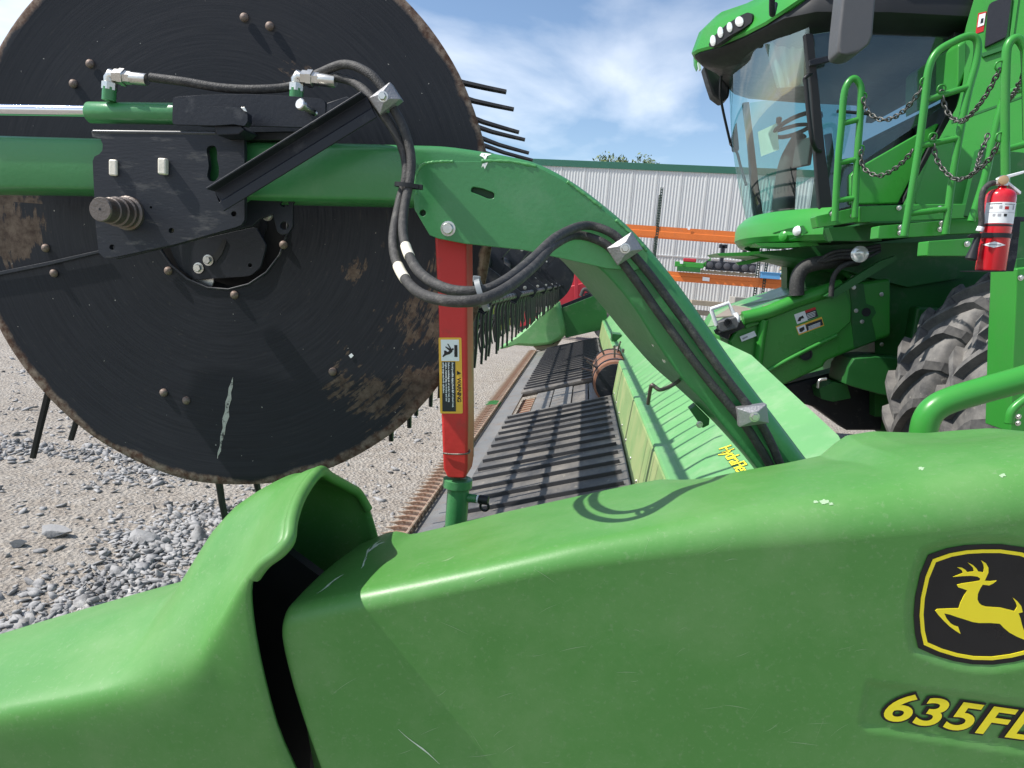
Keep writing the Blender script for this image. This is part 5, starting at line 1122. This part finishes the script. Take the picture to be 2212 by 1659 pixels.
# ---- tyres
def tyre(yc, W=.50, Rt=.985, c=(3.19, .985)):
    prof = [(-W*.36, .60), (-W*.47, .68), (-W*.52, .80), (-W*.50, Rt-.10), (-W*.44, Rt-.062), (-W*.2, Rt-.050), (0, Rt-.047), (W*.2, Rt-.050), (W*.44, Rt-.062), (W*.50, Rt-.10), (W*.52, .80), (W*.47, .68), (W*.36, .60)]
    n = 72; V = []; Fc = []
    for y, r in prof:
        for j in range(n): q = 2*math.pi*j/n; V.append((c[0]+r*math.cos(q), yc+y, c[1]+r*math.sin(q)))
    m = len(prof); Fc = [(i*n+j, i*n+(j+1) % n, (i+1)*n+(j+1) % n, (i+1)*n+j) for i in range(m-1) for j in range(n)]
    o = fixn(part('tyre', V, Fc, tyre_m, CO, 50))
    def rsurf(y): return interp(abs(y), [(0, Rt-.047), (W*.2, Rt-.05), (W*.44, Rt-.062), (W*.50, Rt-.10), (W*.56, Rt-.2)])
    def lug(side):
        V = []; k = 9
        for i in range(k+1):
            t = i/k; y = side*lerp(-.035, W*.53, t); q = -.02+.30*t**.85; r0 = rsurf(y); h_ = .058 if t < .93 else .03
            hw = lerp(.026, .034, t)
            for dq, dr in ((-hw*1.2, -.02), (-hw*.92, h_), (hw*.92, h_), (hw*1.2, -.02)):
                a = q+dq/Rt; r = r0+dr; V.append((r*math.cos(a), y, r*math.sin(a)))
        Fc = [(i*4+j, i*4+j+1, i*4+5+j, i*4+4+j) for i in range(k) for j in range(3)]+[(0, 1, 2, 3), (k*4+3, k*4+2, k*4+1, k*4)]
        m_ = mesh('lug', V, Fc, tyre_m, 28); bm = bmesh.new(); bm.from_mesh(m_); bmesh.ops.recalc_face_normals(bm, faces=bm.faces[:]); bm.to_mesh(m_); bm.free(); return m_
    # on the leading face (facing -X) the shoulders lie higher than the centre line
    lm = {s: lug(s) for s in (-1, 1)}
    NL = 23
    for i in range(NL):
        for s, ph in ((-1, 0), (1, .5)):
            inst('lug', lm[s], o, Matrix.Translation((c[0], yc, c[1])) @ Matrix.Rotation(2*math.pi*(i+ph)/NL, 4, 'Y') @ Matrix.Scale(-1, 4, (1, 0, 0)))
    lathe('wheel_rim', (c[0], yc-.12, c[1]), (0, 1, 0), [(0, .30), (.02, .52), (-.04, .60), (.03, .62), (.2, .58), (.3, .62)], mk('rim_yellow', (.62, .45, .03), .45) if 'rim_yellow' not in MATS else MATS['rim_yellow'], o, 36)
    return o
tyre(5.12); tyre(4.40)
# ---- ladder post, hand tube
YP = 3.25
POST = plate('ladder_post', [(2196, 580), (2240, 575), (2238, 640), (2236, 935), (2182, 935), (2188, 760), (2194, 640)], YP, .20, comb_g, CO, bev=.006)
plate('ladder_side', [(2196, 440), (2260, 430), (2260, 1000), (2192, 1000)], YP+.15, .05, deep_g, CO)
plate('post_flange', [(2196, 560), (2225, 556), (2225, 930), (2190, 930), (2193, 700)], YP+.06, .03, deep_g, CO)
for u, v in [(2205, 600), (2225, 598), (2200, 900), (2199, 914)]: inst('bolt', bolt_c, POST, at(P(u, v, YP-.01)) @ Matrix.Scale(.75, 4))
YT = 2.35
tube('hand_tube', [P(1990, 990, YT), P(1994, 940, YT), P(2002, 905, YT), P(2022, 880, YT), P(2060, 862, YT), P(2130, 841, YT), P(2212, 818, YT), P(2330, 782, YT)], px(27, YT), comb_g, CO, 24, 8, 180)
tube('hand_tube', [P(2180, 915, 2.9), P(2184, 892, 2.9), P(2200, 873, 2.9), P(2240, 845, 2.9)], .017, comb_g, CO, 12, 6, 180)

# =================================================================== FIRE EXTINGUISHER
YX = 3.10
def DX(x, y): return ((3780+x/3.77)/1.8228, (660+y/3.77)/1.8228)
b0, b1 = P(*DX(448, 1530), YX), P(*DX(612, 400), YX)
EX = thing('fire_extinguisher', b0, 'red fire extinguisher with white label strapped to the ladder post', 'extinguisher')
ax = (b1-b0); Lx = ax.length; ax.normalize(); rx = px(59, YX)*.99
rx = (P(*DX(660, 1400), YX)-P(*DX(245, 1400), YX)).length/2
lathe('bottle', b0, ax, [(0, rx*.96), (.006, rx), (Lx*.95, rx), (Lx*1.0, rx*.97), (Lx*1.04, rx*.82), (Lx*1.07, rx*.55), (Lx*1.085, rx*.30), (Lx*1.12, rx*.26)], ext_red, EX, 40, 60)
def wrap(name, t0, t1, q0, q1, mat, lift):
    a = Vector((1, 0, 0)); a = (a-ax*a.dot(ax)).normalized(); b = ax.cross(a); b = b if b.y < 0 else -b; V = []; n = 24
    for t in (t0, t1):
        for j in range(n+1): q = lerp(R(q0), R(q1), j/n); V.append(b0+ax*(Lx*t)+(a*math.cos(q)+b*math.sin(q))*(rx+lift))
    return part(name, V, [(j, j+1, n+2+j, n+1+j) for j in range(n)], mat, EX, 180)
lb = wrap('label', .615, .885, 8, 176, white_m, .0008); wrap('label_band', .578, .602, 0, 180, black_r, .001)
for k, (t0, t1, q0, q1, mt) in enumerate([(.86, .868, 110, 160, logo_k), (.855, .862, 50, 100, logo_k), (.80, .83, 140, 152, MATS['label_ink']), (.80, .84, 108, 118, MATS['label_ink']), (.79, .83, 82, 98, safety_red), (.79, .85, 55, 64, MATS['label_ink']), (.70, .735, 128, 138, MATS['label_ink']), (.70, .735, 108, 120, MATS['label_ink']), (.70, .735, 86, 98, logo_k), (.76, .85, 20, 36, MATS['label_ink']), (.752, .756, 40, 160, MATS['label_ink'])]): wrap('label_print', t0, t1, q0, q1, mt, .0014)
# white diamond badge
a_ = Vector((1, 0, 0)); a_ = (a_-ax*a_.dot(ax)).normalized(); bb_ = ax.cross(a_); bb_ = bb_ if bb_.y < 0 else -bb_
def onb(q, t, l): return b0+ax*(Lx*t)+(a_*math.cos(R(q))+bb_*math.sin(R(q)))*(rx+l)
V = []; 
for j in range(13): q = lerp(162, 72, j/12); hh = .040*(1-abs(j-6)/6); V += [onb(q, .345-.010+hh, .001), onb(q, .345-.010-hh, .001)]
part('badge', V, [(2*j, 2*j+1, 2*j+3, 2*j+2) for j in range(12)], white_m, EX, 180)
wrap('badge_print', .328, .342, 92, 142, MATS['label_ink'], .0016)
hd = b0+ax*(Lx*1.11)
lathe('valve', hd, ax, [(0, .02), (.035, .02), (.04, .013)], steel, EX, 14)
lathe('gauge', hd+ax*.018+Vector((-.012, -.02, 0)), (-.2, -1, 0), [(0, .018), (.012, .018), (.013, .016)], mk('brass_gauge', (.55, .36, .20), .4, .4), EX, 20)
def bar(name, pts, w_, t_): return plate(name, [DX(*p) for p in pts], YX-.012, w_, t_, EX, bev=.003)
bar('carry_handle', [(578, 152), (620, 130), (930, 50), (985, 40), (990, 60), (935, 90), (700, 160), (610, 182), (585, 178)], .026, white_m); bar('squeeze_lever', [(720, 205), (742, 215), (915, 355), (912, 385), (895, 400), (870, 380), (712, 245)], .024, white_m)
bar('valve_body', [(490, 205), (540, 198), (560, 210), (690, 185), (730, 190), (735, 225), (690, 240), (545, 250), (492, 245)], .03, white_m)
tube('discharge_hose', [P(*DX(500, 228), YX-.01), P(*DX(430, 250), YX-.02), P(*DX(360, 320), YX-.02), P(*DX(325, 430), YX-.02), P(*DX(315, 600), YX-.02), P(*DX(320, 800), YX-.02), P(*DX(300, 900), YX-.02)], .011, rubber, EX, 10, 6, 80)
tube('hose_collar', [P(*DX(312, 880), YX-.02), P(*DX(285, 945), YX-.02)], .013, white_m, EX, 10, 1)
lathe('nozzle', P(*DX(258, 1040), YX-.02), P(*DX(205, 1215), YX-.02)-P(*DX(258, 1040), YX-.02), [(0, .012), (.04, .014), (.085, .022), (.09, .019)], black_r, EX, 16)
wrap('strap', .428, .488, -20, 200, black_r, .003); plate('strap_buckle', [DX(*p) for p in [(330, 965), (490, 965), (490, 1040), (330, 1040)]], YX-rx-.004, .012, black_r, EX, bev=.002)
plate('strap_tail', [DX(*p) for p in [(115, 1020), (170, 985), (330, 970), (330, 1040), (165, 1045)]], YX-.03, .008, black_r, EX, bev=.001); plate('strap_tail', [DX(*p) for p in [(640, 965), (890, 955), (880, 1030), (640, 1035)]], YX+.0, .02, black_r, EX, bev=.001)
plate('bracket_back', [DX(*p) for p in [(800, 760), (840, 725), (960, 730), (960, 800), (905, 800), (850, 1320), (800, 1540), (690, 1540), (740, 1050), (780, 850)]], YX+.05, .02, black_p, EX, bev=.003); plate('bracket_foot', [DX(*p) for p in [(230, 1528), (700, 1528), (690, 1545), (232, 1540)]], YX-.05, .12, black_p, EX, bev=.002)

# =================================================================== BACKGROUND
# ---- warehouse
w1 = ray(1140, 343); w2 = ray(1600, 362); A = Vector((w1.x/w1.y*34, 34, 0)); ZT = H+w1.z/w1.y*34
Yq = (ZT-H)/(w2.z/w2.y); B = Vector((w2.x/w2.y*Yq, Yq, 0)); WD = (B-A).normalized(); WN = Vector((WD.y, -WD.x, 0)); WN = WN if WN.y < 0 else -WN
WH = thing('warehouse', A, 'long pale ribbed steel warehouse with green eave across the background', 'building')
def wl(s, z, off=0): return A+WD*s+WN*off+Vector((0, 0, z))
def warehouse():
    V = []; s = -14; k = 0; sp = .135
    while s < 46:
        for ds, of in ((0, 0), (.045, 0), (.062, .014), (.095, .014), (.112, 0)):
            V += [wl(s+ds, 0, of), wl(s+ds, ZT-.25, of)]
        s += sp
    n = len(V)//2; Fc = [(2*i, 2*i+2, 2*i+3, 2*i+1) for i in range(n-1)]
    return part('ribbed_wall', V, Fc, wall_m, WH, 0)
warehouse()
V, Fc = prism([wl(-14.2, ZT-.28, .06), wl(-14.2, ZT, .10), wl(-14.2, ZT+.02, .0), wl(-14.2, ZT+.5, -6), wl(-14.2, ZT-.28, -.05)], WD*60.4); fixn(part('eave_trim', V, Fc, trim_m, WH))
V, Fc = prism([wl(-14, 0, -.06), wl(-14, ZT-.3, -.06), wl(-14, ZT-.3, -12), wl(-14, 0, -12)], WD*60); fixn(part('building_body', V, Fc, wall_m, WH))
for k_ in range(54):
    s_ = -13.5+k_*1.08; V, Fc = prism([wl(s_, 0, .023), wl(s_+.035, 0, .023), wl(s_+.035, 0, .034), wl(s_, 0, .034)], (0, 0, ZT-.26)); fixn(part('sheet_lap', V, Fc, wall_m, WH))
pz = P(1650, 572, 31); V, Fc = prism([wl(-4, 2.93, .03), wl(-4, 2.98, .05), wl(-4, 2.98, .0)], WD*30); fixn(part('wall_joint_trim', V, Fc, white_m, WH))
# ---- pallet rack in front of it
RKY = 4.2
def rk(u, v, off=RKY):                     # a point on the vertical plane of the rack, parallel to the warehouse
    return PN(u, v, A+WN*off, WN)
RK = thing('pallet_rack', (rk(1420, 700).x, rk(1420, 700).y, 0), 'outdoor pallet rack with orange beams and dark green uprights against the warehouse', 'rack')
def beam(u0, v0, u1, v1, h):
    a, b = rk(u0, v0), rk(u1, v1); d = (b-a); up = Vector((0, 0, -h))
    for o_ in (0, -1.0):
        V, Fc = prism([a+WN*o_, a+WN*o_+up*.45, a+WN*(o_+.02)+up*.5, a+WN*(o_+.02)+up, a+WN*(o_-.06)+up, a+WN*(o_-.06)], d); fixn(part('rack_beam', V, Fc, orange, RK))
hb = px(22, 28)
beam(1250, 477, 1800, 515, hb); beam(1250, 571, 1690, 604, hb*.9); beam(1640, 600, 2000, 630, hb*.9)
def upright(u, v, off=0):
    a = rk(u, v)+WN*off; w_ = .10
    ds = []; z = 0
    # perforated column: front face made of bars between slots
    for sx_ in (-.05, .03): ds.append(boxd(a+WD*(sx_+.01)+Vector((0, 0, -a.z/2)), (.03, .05, a.z)))
    while z < a.z:
        ds.append(boxd(Vector((a.x, a.y, z)), (.08, .05, .04))); z += .10
    V, Fc = join(*ds); part('rack_upright', V, Fc, rack_g, RK, 0)
upright(1430, 405); upright(1424, 415, -1.0); upright(1665, 500); upright(1652, 510, -1.0); upright(1240, 400)
for z0 in (0.4, 1.4, 2.4): 
    a = rk(1430, 405); V, Fc = sweep([Vector((a.x, a.y, z0)), Vector((a.x, a.y, z0+.9))-WN*1.0], .02, 6); part('rack_brace', V, Fc, rack_g, RK)
quad('rack_label', [rk(1486, 489)+WN*.05, rk(1492, 490)+WN*.05, rk(1490, 497)+WN*.05, rk(1485, 496)+WN*.05], white_m, RK, .01); quad('rack_label', [rk(1518, 598)+WN*.05, rk(1533, 600)+WN*.05, rk(1532, 608)+WN*.05, rk(1517, 606)+WN*.05], white_m, RK, .01)
# things on the rack
def rbox(name, u, v, sx_, sz_, mat, par, dz=0, depth=.7, off=-.45, **kw):
    p = rk(u, v); return box(name, p+WN*off+Vector((0, 0, sz_/2+dz)), (sx_, depth, sz_), mat, par, .01, Matrix.Rotation(math.atan2(WD.y, WD.x), 4, 'Z'), **kw)
TB = thing('coulter_toolbar', rk(1600, 590), 'long black implement toolbar resting on a pallet on the lower orange beam', 'implement')
pa, pb = rk(1523, 590), rk(1630, 600)
V, Fc = boxd((pa+pb)/2+Vector((0, 0, .33)), ((pb-pa).length, .3, .34), Matrix.Rotation(math.atan2(WD.y, WD.x), 4, 'Z')); part('bar', V, Fc, black_p, TB, 35, .02)
for t in (.08, .25, .42, .6, .78, .93): p = pa.lerp(pb, t)+Vector((0, 0, .33))+WN*.16; lathe('boss', p, WN, [(0, .13), (.03, .12), (.05, .06)], mk('boss_grey_%d' % int(t*100), (.07, .07, .08), .4), TB, 14)
for t in (.30, .74): p = pa.lerp(pb, t); box('mast', p+Vector((0, 0, .62)), (.12, .2, .95), black_p, TB, .01); box('mast_head', p+Vector((0, 0, 1.08)), (.30, .2, .14), black_p, TB, .01)
def pallet(u, v, lbl, n=5, L_=1.1, off=-.45):
    p = rk(u, v)+WN*off; t = thing('pallet', p, lbl, 'pallet', 'timber pallets on the rack'); Mz = Matrix.Rotation(math.atan2(WD.y, WD.x), 4, 'Z')
    for k in range(3): box('bearer', p+Vector((0, 0, .05))+WN*(-.4+.4*k), (L_, .08, .09), timber, t, .004, Mz)
    for k in range(n): box('board', p+WD*(-L_/2+.06+k*(L_-.12)/(n-1))+Vector((0, 0, .105)), (.09, .9, .02), timber, t, .002, Mz)
    return t
pallet(1545, 591, 'timber pallet under the left half of the black toolbar'); pallet(1600, 595, 'timber pallet under the right half of the black toolbar')
GI = thing('green_attachment', rk(1485, 588), 'small green machine attachment with angled wing standing on the rack', 'implement')
g0 = rk(1487, 588); Mz = Matrix.Rotation(math.atan2(WD.y, WD.x), 4, 'Z')
box('base', g0+Vector((0, 0, .10)), (.9, .5, .16), deep_g, GI, .01, Mz); box('body', g0+Vector((0, 0, .28)), (1.1, .45, .2), comb_g, GI, .02, Mz)
V, Fc = prism([g0+WD*.35+Vector((0, 0, .25)), g0+WD*.75+Vector((0, 0, .25)), g0+WD*.8+Vector((0, 0, .62))], WN*-.1); fixn(part('wing', V, Fc, comb_g, GI)); box('motor', g0+Vector((0, 0, .46)), (.5, .3, .14), far_red, GI, .03, Mz); box('tag', g0-WD*.3+WN*.26+Vector((0, 0, .36)), (.12, .01, .12), white_m, GI, .001, Mz)
BX = thing('blue_crate', rk(1660, 604), 'blue crate with loose parts on the rack beside the toolbar', 'crate'); q = rk(1662, 603); box('tub', q+Vector((0, 0, .12)), (.7, .5, .22), blue_m, BX, .01, Mz); box('rim', q+Vector((0, 0, .24)), (.76, .56, .03), blue_m, BX, .005, Mz)
JK = thing('spare_parts', rk(1682, 604), 'jumble of dark and tan machine parts stacked on the rack behind the feeder', 'parts')
q = rk(1684, 604); rr = random.Random(5)
for k in range(9): box('machine_part', q+WD*rr.uniform(-.5, .6)+Vector((0, 0, rr.uniform(.1, 1.3))), (rr.uniform(.15, .6), .3, rr.uniform(.06, .25)), [black_p, timber, steel, tan_m][k % 4], JK, .01, Matrix.Rotation(rr.uniform(-.4, .4), 4, 'Y'))
# stacks behind the feeder
CBK = thing('concrete_block', (5.2, 16, 0), 'grey concrete block behind the feeder house', 'block'); p = P(1600, 655, 16); CBK.location = (p.x, p.y, 0); WM[CBK.name] = Matrix.Translation((p.x, p.y, 0))
V, Fc = boxd((p.x+.3, p.y, .75), (1.0, .6, 1.5)); part('block', V, Fc, concrete, CBK, 35, .02)
p2 = P(1560, 672, 15); PS = thing('timber_stack', (p2.x, p2.y, 0), 'low stack of weathered timber beside the concrete block', 'timber')
for k in range(7): box('plank', Vector((p2.x+.1, p2.y, .12+.2*k)), (1.5-.1*(k % 2), .25, .10), timber, PS, .005, Matrix.Rotation(.05*((k*37) % 5-2), 4, 'Z'))
for k in range(6): box('spacer', Vector((p2.x-.5+.9*(k % 2), p2.y, .22+.2*k)), (.1, .25, .10), timber, PS, .004)
# ---- red machine parked beyond the far end
RM = thing('red_implement', (P(1230, 700, 19).x, 19, 0), 'red farm implement with upright mast parked beyond the far end of the header', 'implement')
plate('hopper', [(1195, 668), (1212, 640), (1232, 618), (1262, 610), (1285, 640), (1275, 668)], 19, 1.0, far_red, RM, bev=.03); plate('mast', [(1240, 560), (1248, 560), (1250, 690), (1242, 690)], 18.8, .12, far_red, RM, bev=.01); plate('bin', [(1228, 590), (1275, 586), (1290, 650), (1230, 655)], 19.6, .8, far_red, RM, bev=.03)
plate('frame_rail', [(1150, 676), (1290, 664), (1290, 670), (1150, 684)], 18.7, .2, black_p, RM); plate('lower_frame', [(1120, 690), (1200, 672), (1200, 690), (1120, 706)], 19.2, .3, far_red, RM); plate('valve_block', [(1262, 634), (1280, 630), (1284, 650), (1264, 652)], 18.6, .3, black_p, RM)
tube('hose', [P(1255, 640, 18.5), P(1262, 625, 18.5), P(1275, 632, 18.5), P(1282, 655, 18.5)], .05, rubber, RM, 8)
box('axle', Vector((RM.location.x, 19.4, .5)), (2.6, .3, .3), far_red, RM); 
for s_ in (-1, 1): lathe('wheel', Vector((RM.location.x+s_*1.1, 19.3, .5)), (0, 1, 0), [(0, .3), (.02, .48), (.25, .5), (.28, .3)], tyre_m, RM, 24)
# ---- trees
leafm = {}
def tree(u, v, Y, hgt, wid, label, seed, col=(.13, .17, .05)):
    rs = np.random.RandomState(seed); top = P(u, v, Y); base = Vector((top.x, top.y, 0)); t = thing('tree', base, label, 'tree', 'trees beyond the warehouse')
    V, Fc = sweep([base, base+Vector((0, 0, top.z*.5)), base+Vector((.1, 0, top.z*.9))], [.25, .16, .05], 8); ds = [(V, Fc)]
    for k in range(7):
        z = top.z*rs.uniform(.4, .85); a = rs.rand()*6.28; ds.append(sweep([base+Vector((0, 0, z)), base+Vector((math.cos(a)*wid*.5, math.sin(a)*wid*.5, z+hgt*.25))], [.08, .02], 6))
    part('trunk', *join(*ds), timber, t, 60)
    n = 4200; c = []; 
    lob = [(rs.uniform(-.8, .8)*wid, rs.uniform(-.6, .6)*wid, top.z-hgt*rs.uniform(.22, .75), rs.uniform(.28, .5)*wid, rs.uniform(.2, .34)*hgt) for _ in range(16)]+[(rs.uniform(-.1, .1)*wid, 0, top.z-hgt*.2, wid*.25, hgt*.2)]
    Vs = []; Fs = []
    for i in range(n):
        lx, ly, lz, lr, lh = lob[rs.randint(len(lob))]; d = rs.normal(size=3); d /= np.linalg.norm(d); d *= rs.rand()**.4
        p = Vector((base.x+lx+d[0]*lr, base.y+ly+d[1]*lr, lz+d[2]*lh)); s = rs.uniform(.09, .20)
        a = Vector(rs.normal(size=3)).normalized(); b = a.orthogonal().normalized(); k = len(Vs); Vs += [p-a*s, p+b*s*.5, p+a*s, p-b*s*.5]; Fs.append((k, k+1, k+2, k+3))
    lm = leafm.setdefault(col, mk('foliage_%d' % len(leafm), col, .6, var=.45, scale=1.2)); part('crown', Vs, Fs, lm, t, 0)
tree(1308, 339, 62, 6, 2.1, 'leftmost rounded tree top showing above the warehouse roof', 1); tree(1350, 337, 64, 6, 2.7, 'tallest tree top in the middle above the warehouse roof', 2); tree(1395, 343, 63, 5, 2.1, 'low tree top right of the tallest one above the roof', 3, (.10, .14, .04))
# ---- weeds at the edge of the yard, seen under the reel
def weeds():
    rs = np.random.RandomState(9); V = []; Fc = []
    for i in range(2500):
        y = rs.uniform(20, 27); x = rs.uniform(-6.8, -2.2); h_ = rs.uniform(.25, 1.0); a = rs.rand()*6.28; w_ = .03; le = rs.normal(size=2)*.15
        k = len(V); V += [(x-w_*math.cos(a), y-w_*math.sin(a), 0), (x+w_*math.cos(a), y+w_*math.sin(a), 0), (x+le[0], y+le[1], h_)]; Fc.append((k, k+1, k+2))
    part('weeds', V, Fc, mk('dry_green_weeds', (.28, .33, .06), .7, var=.4, scale=2), None, 0, kind='stuff', label='patch of yellow green weeds beyond the yard', cat='weeds')
weeds()
